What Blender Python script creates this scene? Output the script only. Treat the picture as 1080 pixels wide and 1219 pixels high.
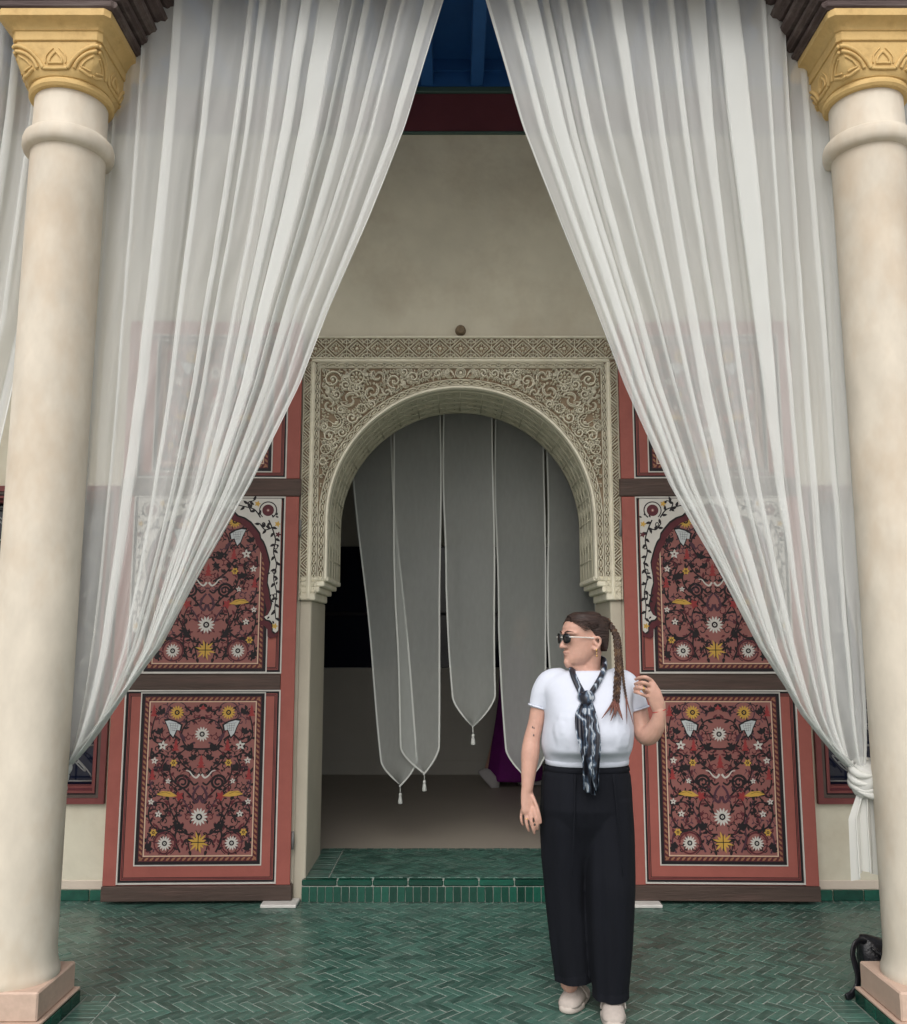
import bpy, bmesh, math, random
import numpy as np
from mathutils import Vector, Matrix
R = math.radians; PI = math.pi
for o in list(bpy.data.objects): bpy.data.objects.remove(o)
SC = bpy.context.scene; COL = SC.collection
# ------------------------------------------------------------------ camera
cam_d = bpy.data.cameras.new('camera'); cam = bpy.data.objects.new('camera', cam_d); COL.objects.link(cam)
cam.location = (0, 0, 1.52); cam.rotation_euler = (R(98.0), 0, 0)
cam_d.sensor_fit = 'HORIZONTAL'; cam_d.sensor_width = 36; cam_d.lens = 36.0; cam_d.clip_end = 400; cam_d.clip_start = .05
SC.camera = cam
# ------------------------------------------------------------------ sky and sun (bright overcast court)
SUN_EL, SUN_AZ = 46, 12          # the sun stands behind the camera, a little to the left
world = bpy.data.worlds.new('World'); SC.world = world; world.use_nodes = True
wn = world.node_tree; wn.nodes.clear()
sky = wn.nodes.new('ShaderNodeTexSky'); sky.sky_type = 'NISHITA'; sky.sun_disc = False
sky.sun_elevation = R(SUN_EL); sky.sun_rotation = R(180 + SUN_AZ); sky.dust_density = 4.0; sky.air_density = 1.0; sky.ozone_density = 1.0
hs = wn.nodes.new('ShaderNodeHueSaturation'); hs.inputs['Saturation'].default_value = .30
bg = wn.nodes.new('ShaderNodeBackground'); bg.inputs['Strength'].default_value = .14
wo = wn.nodes.new('ShaderNodeOutputWorld')
wn.links.new(sky.outputs[0], hs.inputs['Color']); wn.links.new(hs.outputs[0], bg.inputs[0]); wn.links.new(bg.outputs[0], wo.inputs[0])
sun_d = bpy.data.lights.new('sun', 'SUN'); sun_d.energy = .6; sun_d.angle = R(40); sun_d.color = (1, .97, .93)
sun = bpy.data.objects.new('sun', sun_d); COL.objects.link(sun)
sun.rotation_euler = (R(90 - SUN_EL), 0, R(-SUN_AZ))
sun.location = (0, -5, 12)
vs = SC.view_settings; vs.view_transform = 'Standard'; vs.look = 'None'; vs.gamma = 1; vs.use_curve_mapping = False
vs.exposure = .36
try:
    SC.cycles.transparent_max_bounces = 16; SC.cycles.max_bounces = 6; SC.cycles.diffuse_bounces = 3
except Exception: pass
# ------------------------------------------------------------------ helpers
def wloc(o):
    v = Vector((0, 0, 0))
    while o is not None: v = v + Vector(o.location); o = o.parent
    return v
def tag(o, label=None, cat=None, group=None, kind=None):
    if label: o['label'] = label
    if cat: o['category'] = cat
    if group: o['group'] = group
    if kind: o['kind'] = kind
    return o
def empty(name, loc, rz=0):
    o = bpy.data.objects.new(name, None); COL.objects.link(o); o.location = loc; o.rotation_euler = (0, 0, rz)
    o.empty_display_size = .1
    return o
def place(name, me, parent=None, loc=(0, 0, 0), rz=0):
    o = bpy.data.objects.new(name, me); COL.objects.link(o); o.parent = parent; o.location = loc; o.rotation_euler = (0, 0, rz)
    return o
class MB:
    """collects faces; build() links them as one mesh object"""
    def __init__(s): s.v = []; s.f = []; s.m = []
    def face(s, pts, m=0):
        n = len(s.v); s.v += [tuple(p) for p in pts]; s.f.append(tuple(range(n, n + len(pts)))); s.m.append(m)
    def box(s, x0, x1, y0, y1, z0, z1, m=0):
        n = len(s.v)
        s.v += [(x, y, z) for z in (z0, z1) for y in (y0, y1) for x in (x0, x1)]
        for q in ((0, 2, 3, 1), (4, 5, 7, 6), (0, 1, 5, 4), (2, 6, 7, 3), (0, 4, 6, 2), (1, 3, 7, 5)):
            s.f.append(tuple(n + i for i in q)); s.m.append(m)
        return s
    def bbox(s, x0, x1, y0, y1, z0, z1, b=.004, m=0):
        """box with chamfered edges"""
        xs = (x0, x1); ys = (y0, y1); zs = (z0, z1); n = len(s.v); sg = (1, -1); idx = {}
        for i in (0, 1):
            for j in (0, 1):
                for k in (0, 1):
                    for a in range(3):
                        d = [b * sg[i], b * sg[j], b * sg[k]]; d[a] = 0
                        idx[i, j, k, a] = len(s.v); s.v.append((xs[i] + d[0], ys[j] + d[1], zs[k] + d[2]))
        F = s.f
        def add(q): F.append(tuple(q)); s.m.append(m)
        for i in (0, 1):
            q = [idx[i, j, k, 0] for j, k in ((0, 0), (1, 0), (1, 1), (0, 1))]; add(q if i else q[::-1])
            q = [idx[j, i, k, 1] for j, k in ((0, 0), (0, 1), (1, 1), (1, 0))]; add(q if i else q[::-1])
            q = [idx[j, k, i, 2] for j, k in ((0, 0), (1, 0), (1, 1), (0, 1))]; add(q if i else q[::-1])
        for i in (0, 1):
            for j in (0, 1):
                add((idx[i, j, 0, 0], idx[i, j, 1, 0], idx[i, j, 1, 1], idx[i, j, 0, 1]))
                add((idx[i, 0, j, 0], idx[i, 1, j, 0], idx[i, 1, j, 2], idx[i, 0, j, 2]))
                add((idx[0, i, j, 1], idx[1, i, j, 1], idx[1, i, j, 2], idx[0, i, j, 2]))
                for k in (0, 1): add((idx[i, j, k, 0], idx[i, j, k, 1], idx[i, j, k, 2]))
        return s
    def loft(s, rings, close=True, cap=True, m=0):
        n = len(s.v); k = len(rings[0])
        for r in rings: s.v += [tuple(p) for p in r]
        for i in range(len(rings) - 1):
            for j in range(k if close else k - 1):
                a = n + i * k + j; b = n + i * k + (j + 1) % k
                s.f.append((a, b, b + k, a + k)); s.m.append(m)
        if cap and close:
            s.f.append(tuple(n + j for j in range(k))[::-1]); s.m.append(m)
            s.f.append(tuple(n + (len(rings) - 1) * k + j for j in range(k))); s.m.append(m)
        return s
    def lathe(s, cx, cy, prof, n=48, m=0):
        return s.loft([[(cx + r * math.cos(2 * PI * j / n), cy + r * math.sin(2 * PI * j / n), z) for j in range(n)] for r, z in prof], m=m)
    def tube(s, pts, rad, n=8, m=0, cap=True, flat=1.0):
        pts = [Vector(p) for p in pts]; N = len(pts)
        rr = rad if hasattr(rad, '__len__') else [rad] * N
        rings = []; up = None
        for i, p in enumerate(pts):
            t = (pts[min(i + 1, N - 1)] - pts[max(i - 1, 0)])
            if t.length < 1e-9: t = Vector((0, 0, 1))
            t.normalize()
            if up is None:
                up = Vector((0, 1, 0)) if abs(t.y) < .9 else Vector((1, 0, 0))
            a = t.cross(up)
            if a.length < 1e-6: a = t.orthogonal()
            a.normalize(); b = a.cross(t).normalized(); up = b
            rings.append([p + (a * math.cos(2 * PI * j / n) + b * math.sin(2 * PI * j / n) * flat) * rr[i] for j in range(n)])
        return s.loft(rings, m=m, cap=cap)
    def grid(s, P, m=0):
        """P[i][j] points"""
        n = len(s.v); k = len(P[0])
        for r in P: s.v += [tuple(p) for p in r]
        for i in range(len(P) - 1):
            for j in range(k - 1):
                a = n + i * k + j; s.f.append((a, a + 1, a + k + 1, a + k)); s.m.append(m)
        return s
    def mesh(s, name, mats, smooth=False, off=(0, 0, 0), fix=True):
        me = bpy.data.meshes.new(name)
        me.from_pydata([(v[0] - off[0], v[1] - off[1], v[2] - off[2]) for v in s.v], [], s.f)
        if not isinstance(mats, (list, tuple)): mats = [mats]
        for mt in mats: me.materials.append(mt)
        if len(mats) > 1: me.polygons.foreach_set('material_index', s.m)
        if fix:
            bm = bmesh.new(); bm.from_mesh(me); bmesh.ops.recalc_face_normals(bm, faces=bm.faces); bm.to_mesh(me); bm.free()
        if smooth: me.polygons.foreach_set('use_smooth', [True] * len(me.polygons))
        me.update()
        return me
    def build(s, name, mats, parent=None, smooth=False, local=False, fix=True, auto=None):
        off = (0, 0, 0) if (parent is None or local) else wloc(parent)
        me = s.mesh(name, mats, smooth, off, fix)
        if auto is not None:
            me.polygons.foreach_set('use_smooth', [True] * len(me.polygons))
            try: me.set_sharp_from_angle(angle=R(auto))
            except Exception: pass
        return place(name, me, parent)
def spline(P, n=8, closed=False):
    """Catmull-Rom through points of any dimension"""
    P = [np.array(p, float) for p in P]; out = []; N = len(P)
    for i in range(N - 1):
        p0, p1, p2, p3 = P[max(i - 1, 0)], P[i], P[i + 1], P[min(i + 2, N - 1)]
        for k in range(n):
            t = k / n
            out.append(.5 * ((2 * p1) + (-p0 + p2) * t + (2 * p0 - 5 * p1 + 4 * p2 - p3) * t * t + (-p0 + 3 * p1 - 3 * p2 + p3) * t ** 3))
    out.append(P[-1]); return out
# ------------------------------------------------------------------ materials
def mat(name, col, rough=.6, var=0.0, scale=6, bump=0.0, bscale=40, spec=.5, dirt=None, dirt_amt=0, dirt_scale=2.0, metal=0, rand=0, stretch=None, coords='Object'):
    m = bpy.data.materials.new(name); m.use_nodes = True; nt = m.node_tree; N = nt.nodes; L = nt.links
    b = N['Principled BSDF']; b.inputs['Roughness'].default_value = rough; b.inputs['Metallic'].default_value = metal
    b.inputs['Specular IOR Level'].default_value = spec
    c4 = (*col, 1); b.inputs['Base Color'].default_value = c4
    tc = N.new('ShaderNodeTexCoord'); src = tc.outputs[coords]
    if stretch:
        mp = N.new('ShaderNodeMapping'); mp.inputs['Scale'].default_value = stretch; L.new(src, mp.inputs[0]); src = mp.outputs[0]
    cur = None
    if var > 0:
        nz = N.new('ShaderNodeTexNoise'); nz.inputs['Scale'].default_value = scale; nz.inputs['Detail'].default_value = 4; nz.inputs['Roughness'].default_value = .62; L.new(src, nz.inputs['Vector'])
        mr = N.new('ShaderNodeMapRange'); mr.inputs[1].default_value = .25; mr.inputs[2].default_value = .75; mr.inputs[3].default_value = 1 - var; mr.inputs[4].default_value = 1 + var; L.new(nz.outputs[0], mr.inputs[0])
        mx = N.new('ShaderNodeVectorMath'); mx.operation = 'SCALE'; mx.inputs[0].default_value = col; L.new(mr.outputs[0], mx.inputs['Scale']); cur = mx.outputs[0]
    if rand > 0:
        oi = N.new('ShaderNodeObjectInfo'); at = N.new('ShaderNodeAttribute'); at.attribute_name = 'tint'
        ad = N.new('ShaderNodeMath'); ad.operation = 'ADD'; L.new(oi.outputs['Random'], ad.inputs[0]); L.new(at.outputs['Fac'], ad.inputs[1])
        fr = N.new('ShaderNodeMath'); fr.operation = 'FRACT'; L.new(ad.outputs[0], fr.inputs[0])
        mr2 = N.new('ShaderNodeMapRange'); mr2.inputs[3].default_value = 1 - rand; mr2.inputs[4].default_value = 1 + rand; L.new(fr.outputs[0], mr2.inputs[0])
        mx2 = N.new('ShaderNodeVectorMath'); mx2.operation = 'SCALE'
        if cur is None: mx2.inputs[0].default_value = col
        else: L.new(cur, mx2.inputs[0])
        L.new(mr2.outputs[0], mx2.inputs['Scale']); cur = mx2.outputs[0]
    if dirt:
        nd = N.new('ShaderNodeTexNoise'); nd.inputs['Scale'].default_value = dirt_scale; nd.inputs['Detail'].default_value = 5; nd.inputs['Roughness'].default_value = .68; L.new(src, nd.inputs['Vector'])
        md = N.new('ShaderNodeMapRange'); md.inputs[1].default_value = .48; md.inputs[2].default_value = .72; md.inputs[3].default_value = 0; md.inputs[4].default_value = dirt_amt; L.new(nd.outputs[0], md.inputs[0])
        mi = N.new('ShaderNodeMix'); mi.data_type = 'RGBA'; L.new(md.outputs[0], mi.inputs[0])
        if cur is None: mi.inputs[6].default_value = c4
        else: L.new(cur, mi.inputs[6])
        mi.inputs[7].default_value = (*dirt, 1); cur = mi.outputs[2]
    if cur is not None: L.new(cur, b.inputs['Base Color'])
    if bump > 0:
        nb = N.new('ShaderNodeTexNoise'); nb.inputs['Scale'].default_value = bscale; nb.inputs['Detail'].default_value = 2; L.new(src, nb.inputs['Vector'])
        bp = N.new('ShaderNodeBump'); bp.inputs['Strength'].default_value = bump; bp.inputs['Distance'].default_value = .01; L.new(nb.outputs[0], bp.inputs['Height']); L.new(bp.outputs[0], b.inputs['Normal'])
    return m
def sheer(name, col, alpha, trans=.45, blotch=.06):
    """thin woven cloth: part of the light goes straight through between the threads"""
    m = bpy.data.materials.new(name); m.use_nodes = True; nt = m.node_tree; N = nt.nodes; L = nt.links; N.clear()
    out = N.new('ShaderNodeOutputMaterial'); df = N.new('ShaderNodeBsdfDiffuse'); tr = N.new('ShaderNodeBsdfTranslucent'); tp = N.new('ShaderNodeBsdfTransparent')
    df.inputs[0].default_value = (*col, 1); tr.inputs[0].default_value = (*col, 1)
    a = N.new('ShaderNodeMixShader'); a.inputs[0].default_value = trans; L.new(df.outputs[0], a.inputs[1]); L.new(tr.outputs[0], a.inputs[2])
    b = N.new('ShaderNodeMixShader'); b.inputs[0].default_value = alpha
    if blotch > 0:                                       # slubs in the weave, long in the warp
        tc = N.new('ShaderNodeTexCoord'); mp = N.new('ShaderNodeMapping'); mp.inputs['Scale'].default_value = (45, 45, 14); L.new(tc.outputs['Object'], mp.inputs[0])
        nz = N.new('ShaderNodeTexNoise'); nz.inputs['Scale'].default_value = 1; nz.inputs['Detail'].default_value = 1; L.new(mp.outputs[0], nz.inputs['Vector'])
        mr = N.new('ShaderNodeMapRange'); mr.inputs[1].default_value = .2; mr.inputs[2].default_value = .8; mr.inputs[3].default_value = alpha - blotch; mr.inputs[4].default_value = alpha + blotch; L.new(nz.outputs[0], mr.inputs[0]); L.new(mr.outputs[0], b.inputs[0])
    L.new(tp.outputs[0], b.inputs[1]); L.new(a.outputs[0], b.inputs[2]); L.new(b.outputs[0], out.inputs[0])
    return m
M = {}
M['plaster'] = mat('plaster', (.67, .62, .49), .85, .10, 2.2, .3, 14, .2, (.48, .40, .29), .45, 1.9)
M['plaster_low'] = mat('plaster_low', (.60, .51, .42), .8, .07, 3, .15, 20, .2)
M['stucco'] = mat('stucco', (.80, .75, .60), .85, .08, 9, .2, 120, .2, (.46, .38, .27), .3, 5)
M['stucco_recess_shade'] = mat('stucco_recess_shade', (.29, .22, .15), .95, .2, 12, .3, 90, .1)  # stucco darkened to brown: undercut shade of the carving put into the colour
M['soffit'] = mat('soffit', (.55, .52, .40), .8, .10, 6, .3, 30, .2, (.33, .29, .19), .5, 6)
M['jamb'] = mat('jamb', (.53, .48, .38), .6, .07, 4, .1, 30, .3)
M['column'] = mat('column', (.64, .575, .475), .65, .13, 6.0, .5, 6, .3, (.53, .40, .27), .7, 1.9, stretch=(1, 1, .55))
M['plinth'] = mat('plinth', (.58, .42, .33), .6, .12, 5, .2, 30, .3, (.36, .27, .21), .6, 4)
M['gold'] = mat('gold_paint', (.64, .44, .18), .65, .16, 9, .45, 22, .3, (.42, .27, .10), .8, 9)
M['old_wood'] = mat('old_wood', (.085, .062, .058), .75, .3, 10, .5, 40, .2, (.20, .17, .15), .6, 8, stretch=(.3, 1, 3))
M['rail_wood'] = mat('rail_wood', (.075, .050, .040), .6, .25, 14, .3, 60, .3, (.15, .085, .07), .6, 9, stretch=(.15, 1, 2))
M['salmon'] = mat('salmon_paint', (.33, .097, .076), .55, .08, 5, .1, 50, .3, (.26, .075, .06), .45, 7)
M['rose'] = mat('rose_paint', (.27, .105, .092), .55, .10, 8, .08, 60, .3)
M['black'] = mat('black_paint', (.014, .010, .012), .5, .2, 20, .05, 60, .3)
M['maroon'] = mat('maroon_paint', (.095, .018, .024), .5, .15, 20, .05, 60, .3)
M['plum'] = mat('plum_paint', (.055, .014, .028), .5, .15, 20)
M['white'] = mat('white_paint', (.57, .54, .49), .55, .06, 20)
M['grey'] = mat('grey_paint', (.50, .52, .52), .55, .06, 20)
M['cream_line'] = mat('cream_line', (.62, .45, .32), .55, .08, 25)
M['yellow'] = mat('yellow_paint', (.54, .32, .05), .55, .1, 25)
M['red'] = mat('red_paint', (.28, .025, .025), .55, .1, 25)
M['rope'] = mat('rope_paint', (.28, .12, .06), .55, .1, 25)
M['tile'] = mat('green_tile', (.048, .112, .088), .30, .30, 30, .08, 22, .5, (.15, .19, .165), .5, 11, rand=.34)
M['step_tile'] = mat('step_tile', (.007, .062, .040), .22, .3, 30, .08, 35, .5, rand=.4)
M['grout'] = mat('grout', (.33, .345, .31), .9, .2, 30, .2, 90, .1)
M['blue'] = mat('blue_paint', (.022, .10, .30), .6, .12, 4, .1, 30, .3)
M['band'] = mat('maroon_band', (.13, .036, .044), .6, .10, 4, .1, 30, .3)
M['dkgreen'] = mat('green_trim', (.05, .09, .075), .6, .1, 4)
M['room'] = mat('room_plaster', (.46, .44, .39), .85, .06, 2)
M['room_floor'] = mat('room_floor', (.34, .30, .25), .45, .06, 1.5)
M['navy'] = mat('dark_glass', (.006, .009, .026), .12)
M['iron'] = mat('wrought_iron', (.20, .20, .19), .5, .1, 20)
M['marble'] = mat('white_marble', (.62, .60, .56), .5, .1, 8)
M['knob'] = mat('knob_wood', (.20, .14, .08), .6, .2, 30)
M['curtain'] = sheer('sheer_curtain', (.92, .935, .915), .54, .42, 0)
M['curtain_knot'] = sheer('curtain_knot', (.84, .84, .80), .93, .4, 0)
M['strip'] = sheer('strip_cloth', (.62, .64, .61), .50, .4, .02)
M['hem'] = mat('hem_cloth', (.52, .53, .50), .9)
M['chem'] = sheer('curtain_hem', (.92, .93, .90), .80, .4, 0)
M['ground'] = mat('court_paving', (.36, .33, .29), .7, .15, 3)
X0 = .045; WY = 5.60
# ================================================================== THE SETTING
rng = random.Random(7)
TW, TL, GAP = .040, .120, .0040
# ---- floor: grout bed, herringbone of glazed tiles
g = MB(); g.face([(-60, -60, -.004), (60, -60, -.004), (60, 60, -.004), (-60, 60, -.004)])
tag(g.build('ground', M['ground']), kind='structure')
g = MB(); g.face([(-6, 1.2, -.0022), (6, 1.2, -.0022), (6, WY, -.0022), (-6, WY, -.0022)])
floor = g.build('portico_floor', M['grout']); tag(floor, kind='structure')
def herring(x0, x1, y0, y1, z, ox=0, oy=0):
    """tiles of a 3:1 herringbone laid at 45 degrees: (cx, cy, rot)"""
    out = []; c = math.sqrt(.5)
    for i in range(-260, 260):
        for j in range(-60, 60):
            for ver in (0, 1):
                a = i + 3 * j; b = i - 3 * j + ver
                ux, uy = (a + .5, b + 1.5) if ver else (a + 1.5, b + .5)
                X = (ux * c + uy * c) * TW + ox; Y = (-ux * c + uy * c) * TW + oy
                if x0 - .1 < X < x1 + .1 and y0 - .1 < Y < y1 + .1: out.append((X, Y, PI / 4 if ver else -PI / 4))
    return out
def tile_poly(X, Y, rot, L=TL, W=TW):
    hl, hw = (L - GAP) / 2, (W - GAP) / 2; ca, sa = math.cos(rot), math.sin(rot)
    return [(X + ca * px - sa * py, Y + sa * px + ca * py) for px, py in ((-hl, -hw), (hl, -hw), (hl, hw), (-hl, hw))]
def clip(poly, a, b, c):
    """keep a*x+b*y<=c"""
    out = []
    for i, p in enumerate(poly):
        q = poly[(i + 1) % len(poly)]; dp = a * p[0] + b * p[1] - c; dq = a * q[0] + b * q[1] - c
        if dp <= 0: out.append(p)
        if dp * dq < 0: t = dp / (dp - dq); out.append((p[0] + t * (q[0] - p[0]), p[1] + t * (q[1] - p[1])))
    return out
def slab(mb, poly, z0, z1, b=.0016, tilt=(0, 0)):
    if len(poly) < 3: return
    cx = sum(p[0] for p in poly) / len(poly); cy = sum(p[1] for p in poly) / len(poly)
    n = len(poly); r0 = [(x, y, z0) for x, y in poly]; r1 = [(x, y, z1 - b) for x, y in poly]
    r2 = []
    for x, y in poly:
        d = math.hypot(x - cx, y - cy) or 1; k = max(0, 1 - b * 1.6 / d); r2.append((cx + (x - cx) * k, cy + (y - cy) * k, z1 + (x - cx) * tilt[0] + (y - cy) * tilt[1]))
    k = len(mb.v); mb.v += r0 + r1 + r2
    for i in range(n):
        j = (i + 1) % n
        mb.f.append((k + i, k + j, k + n + j, k + n + i)); mb.m.append(0)
        mb.f.append((k + n + i, k + n + j, k + 2 * n + j, k + 2 * n + i)); mb.m.append(0)
    mb.f.append(tuple(k + 2 * n + i for i in range(n))); mb.m.append(0)
def set_tint(me, rs):
    """one random tint per tile, constant over the faces of a tile"""
    at = me.attributes.new('tint', 'FLOAT', 'FACE'); at.data.foreach_set('value', rs)
# plinth borders: (x0,x1,y0,y1) areas kept free of herringbone
PL = (-1.777, 3.895); PR = (1.897, 3.895); PH = .177
BORD = .145
KEEP = [(PL[0] - PH - BORD, PL[0] + PH + BORD, PL[1] - PH - BORD, PL[1] + PH + BORD * .62), (PR[0] - PH - BORD, PR[0] + PH + BORD, PR[1] - PH - BORD, PR[1] + PH + BORD * .62)]
YB = WY - .055                                   # a straight row of tiles runs along the wall
tiles = herring(-3.2, 3.2, 1.6, YB, 0)
def inside(p, k): return k[0] < p[0] < k[1] and k[2] < p[1] < k[3]
whole, cut = [], []
for t in tiles:
    P = tile_poly(*t)
    if all(p[1] < YB for p in P) and not any(min(p[0] for p in P) < k[1] and max(p[0] for p in P) > k[0] and min(p[1] for p in P) < k[3] and max(p[1] for p in P) > k[2] for k in KEEP): whole.append(t)
    else:
        P = clip(P, 0, 1, YB); parts = [P]
        for k in KEEP:
            nx = []
            for Q in parts:
                if len(Q) < 3: continue
                if min(p[0] for p in Q) < k[1] and max(p[0] for p in Q) > k[0] and min(p[1] for p in Q) < k[3] and max(p[1] for p in Q) > k[2]:
                    nx.append(clip(Q, -1, 0, -k[1] - .002)); nx.append(clip(Q, 1, 0, k[0] - .002))
                    mid = clip(clip(Q, 1, 0, k[1] + .002), -1, 0, -k[0] + .002)
                    nx.append(clip(mid, 0, -1, -k[3] - .002)); nx.append(clip(mid, 0, 1, k[2] - .002))
                else: nx.append(Q)
            parts = nx
        cut += [q for q in parts if len(q) >= 3]
def in_view(t):
    X, Y = t[0], t[1]
    d = Y * .9903 - 1.52 * .1392; v = 609.5 - 1080 * (-Y * .1392 - 1.52 * .9903) / d; u = 540 + 1080 * X / d
    return 66 < u < 1046 and v < 1216
near = sorted([t for t in whole if in_view(t)], key=lambda t: t[1])
singles = near[:300]; sset = set(singles)
tm = MB(); slab(tm, tile_poly(0, 0, 0), -.006, 0); tmesh = tm.mesh('tile', M['tile']); set_tint(tmesh, [0.0] * len(tmesh.polygons))
for t in singles:
    o = place('tile', tmesh, floor, (t[0] + rng.uniform(-.0008, .0008), t[1] + rng.uniform(-.0008, .0008), rng.uniform(-.0011, .0011)), t[2] + rng.uniform(-.02, .02))
    o.rotation_euler[0] = rng.uniform(-.016, .016); o.rotation_euler[1] = rng.uniform(-.008, .008)
rest = MB(); tint = []
def rest_tile(P, z=0):
    n0 = len(rest.f); slab(rest, P, -.006, z, .0016, (rng.uniform(-.012, .012), rng.uniform(-.012, .012))); tint.extend([rng.random()] * (len(rest.f) - n0))
for t in whole:
    if t not in sset: rest_tile(tile_poly(t[0], t[1], t[2] + rng.uniform(-.01, .01)), rng.uniform(-.0008, .0008))
for P in cut: rest_tile(P)
# straight border round each plinth and along the wall
def bar(x0, x1, y0, y1): rest_tile([(x0 + GAP / 2, y0 + GAP / 2), (x1 - GAP / 2, y0 + GAP / 2), (x1 - GAP / 2, y1 - GAP / 2), (x0 + GAP / 2, y1 - GAP / 2)], rng.uniform(-.0008, .0008))
for k, c in zip(KEEP, (PL, PR)):
    h = PH + .022; y = k[2]
    ye = c[1] + h
    while y < ye - .02:
        y2 = min(y + TW, ye); bar(k[0], c[0] - h, y, y2); bar(c[0] + h, k[1], y, y2); y = y2
    x = k[0]
    while x < k[1] - .01:
        x2 = min(x + TW, k[1]); bar(x, x2, ye, k[3]); x = x2
x = -3.2
while x < 3.2: bar(x, x + TW * 1.02, YB, WY); x += TW * 1.02
ro = rest.build('floor_tiles', M['tile'], floor); tag(ro, kind='stuff'); set_tint(ro.data, tint)
# ---- facade wall with its two windows and the doorway hole
wx = lambda a: X0 + a
W0, W1, WZ0, WZ1 = 2.17, 3.20, .60, 2.42        # window openings, measured from the axis
w = MB(); AH = .99; T = .6
for sg in (-1, 1):
    def bx(a, b, z0, z1, y0=WY, y1=WY + T):
        p, q = sorted((wx(sg * a), wx(sg * b))); w.box(p, q, y0, y1, z0, z1)
    bx(AH, W0, 0, 5.6); bx(W1, 6, 0, 5.6); bx(W0, W1, 0, WZ0); bx(W0, W1, WZ1, 5.6)
w.box(wx(-AH), wx(AH), WY, WY + T, 3.43, 5.6)
wall = w.build('facade_wall', M['plaster']); tag(wall, 'tall cream plaster wall behind the curtains, above and beside the carved arch', 'wall')
# plaster base course and green skirting tiles
for sg in (-1, 1):
    p, q = sorted((wx(sg * 1.0), wx(sg * 6)))
    bc = MB(); bc.bbox(p, q, WY - .006, WY + .01, .062, .115, .004); bc.build('base_course', M['plaster_low'], wall)
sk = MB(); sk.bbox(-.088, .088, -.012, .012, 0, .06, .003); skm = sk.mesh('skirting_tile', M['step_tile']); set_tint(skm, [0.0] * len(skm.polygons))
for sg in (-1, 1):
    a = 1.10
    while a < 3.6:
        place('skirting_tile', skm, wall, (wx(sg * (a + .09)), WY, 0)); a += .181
# maroon band, green trim and blue ceiling
b = MB(); b.bbox(-6, 6, WY - .02, WY + .05, 4.843, 5.112, .004); b.build('painted_band', M['band'], wall)
b = MB(); b.bbox(-6, 6, WY - .035, WY + .05, 5.114, 5.156, .006); b.build('green_moulding', M['dkgreen'], wall)
b = MB(); b.bbox(-6, 6, WY - .026, WY + .05, 4.828, 4.842, .003); b.build('green_moulding', M['dkgreen'], wall)
c = MB(); c.box(-6, 6, 3.55, WY + T, 5.345, 5.45)
ceil = c.build('portico_ceiling', M['blue']); tag(ceil, kind='structure')
rf = MB(); rf.bbox(-.042, .042, 3.7, WY - .03, 5.16, 5.3449, .006); rfm = rf.mesh('rafter', M['blue'])
for i in range(-10, 11): place('rafter', rfm, ceil, (X0 + .11 + i * .33, 0, 0))
b = MB(); b.box(-6, 6, WY - .028, WY - .002, 5.157, 5.26); b.build('frieze_board', M['blue'], ceil)
b = MB(); b.box(-6, 6, WY - .045, WY - .002, 5.262, 5.3445); b.build('frieze_board', M['blue'], ceil)
# lintel over the columns, roof above it
l = MB(); l.bbox(-6, 6, 3.70, 3.93, 4.62, 5.40, .01); tag(l.build('lintel_beam', M['old_wood']), 'long dark timber lintel carried on the column brackets', 'beam')
l = MB(); l.box(-6, 6, 3.3, 6.2, 5.46, 5.6); tag(l.build('portico_roof', M['old_wood']), kind='structure')
# ---- step in the doorway: green tiles
st = MB(); st.box(wx(-.935), wx(.935), WY - .036, 6.37, 0, .122)
step = st.build('doorway_step', M['grout']); tag(step, 'low green glazed tile step filling the arched doorway', 'step')
sx = wx(-.935); n = 40; wv = 1.87 / n
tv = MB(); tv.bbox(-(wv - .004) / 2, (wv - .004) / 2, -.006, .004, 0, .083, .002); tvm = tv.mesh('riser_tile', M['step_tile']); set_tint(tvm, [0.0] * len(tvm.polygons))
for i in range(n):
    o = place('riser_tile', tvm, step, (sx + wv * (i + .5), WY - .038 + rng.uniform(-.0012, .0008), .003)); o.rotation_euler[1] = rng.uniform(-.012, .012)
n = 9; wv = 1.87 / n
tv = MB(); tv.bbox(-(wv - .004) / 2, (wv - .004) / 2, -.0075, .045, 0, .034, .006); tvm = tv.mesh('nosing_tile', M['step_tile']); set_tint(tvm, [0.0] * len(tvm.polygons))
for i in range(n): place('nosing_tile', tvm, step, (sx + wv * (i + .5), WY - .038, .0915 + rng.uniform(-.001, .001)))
rest = MB(); tint = []
for t in herring(-.8, .9, WY + .012, 6.31, 0):
    P = tile_poly(*t); P = clip(clip(clip(clip(P, 0, -1, -(WY + .013)), 0, 1, 6.315), 1, 0, wx(.78)), -1, 0, -wx(-.78))
    if len(P) >= 3: rest_tile([(x, y) for x, y in P], .0)
for sg in (-1, 1):
    y = WY + .013
    while y < 6.3:
        p, q = sorted((wx(sg * .785), wx(sg * .93))); bar(p, q, y, y + .05); y += .05
x = wx(-.93)
while x < wx(.92): bar(x, x + .05, 6.318, 6.37); x += .05
for i, v in enumerate(rest.v): rest.v[i] = (v[0], v[1], v[2] + .127)
ro = rest.build('tread_tiles', M['tile'], step); tag(ro, kind='stuff'); set_tint(ro.data, tint)
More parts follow.
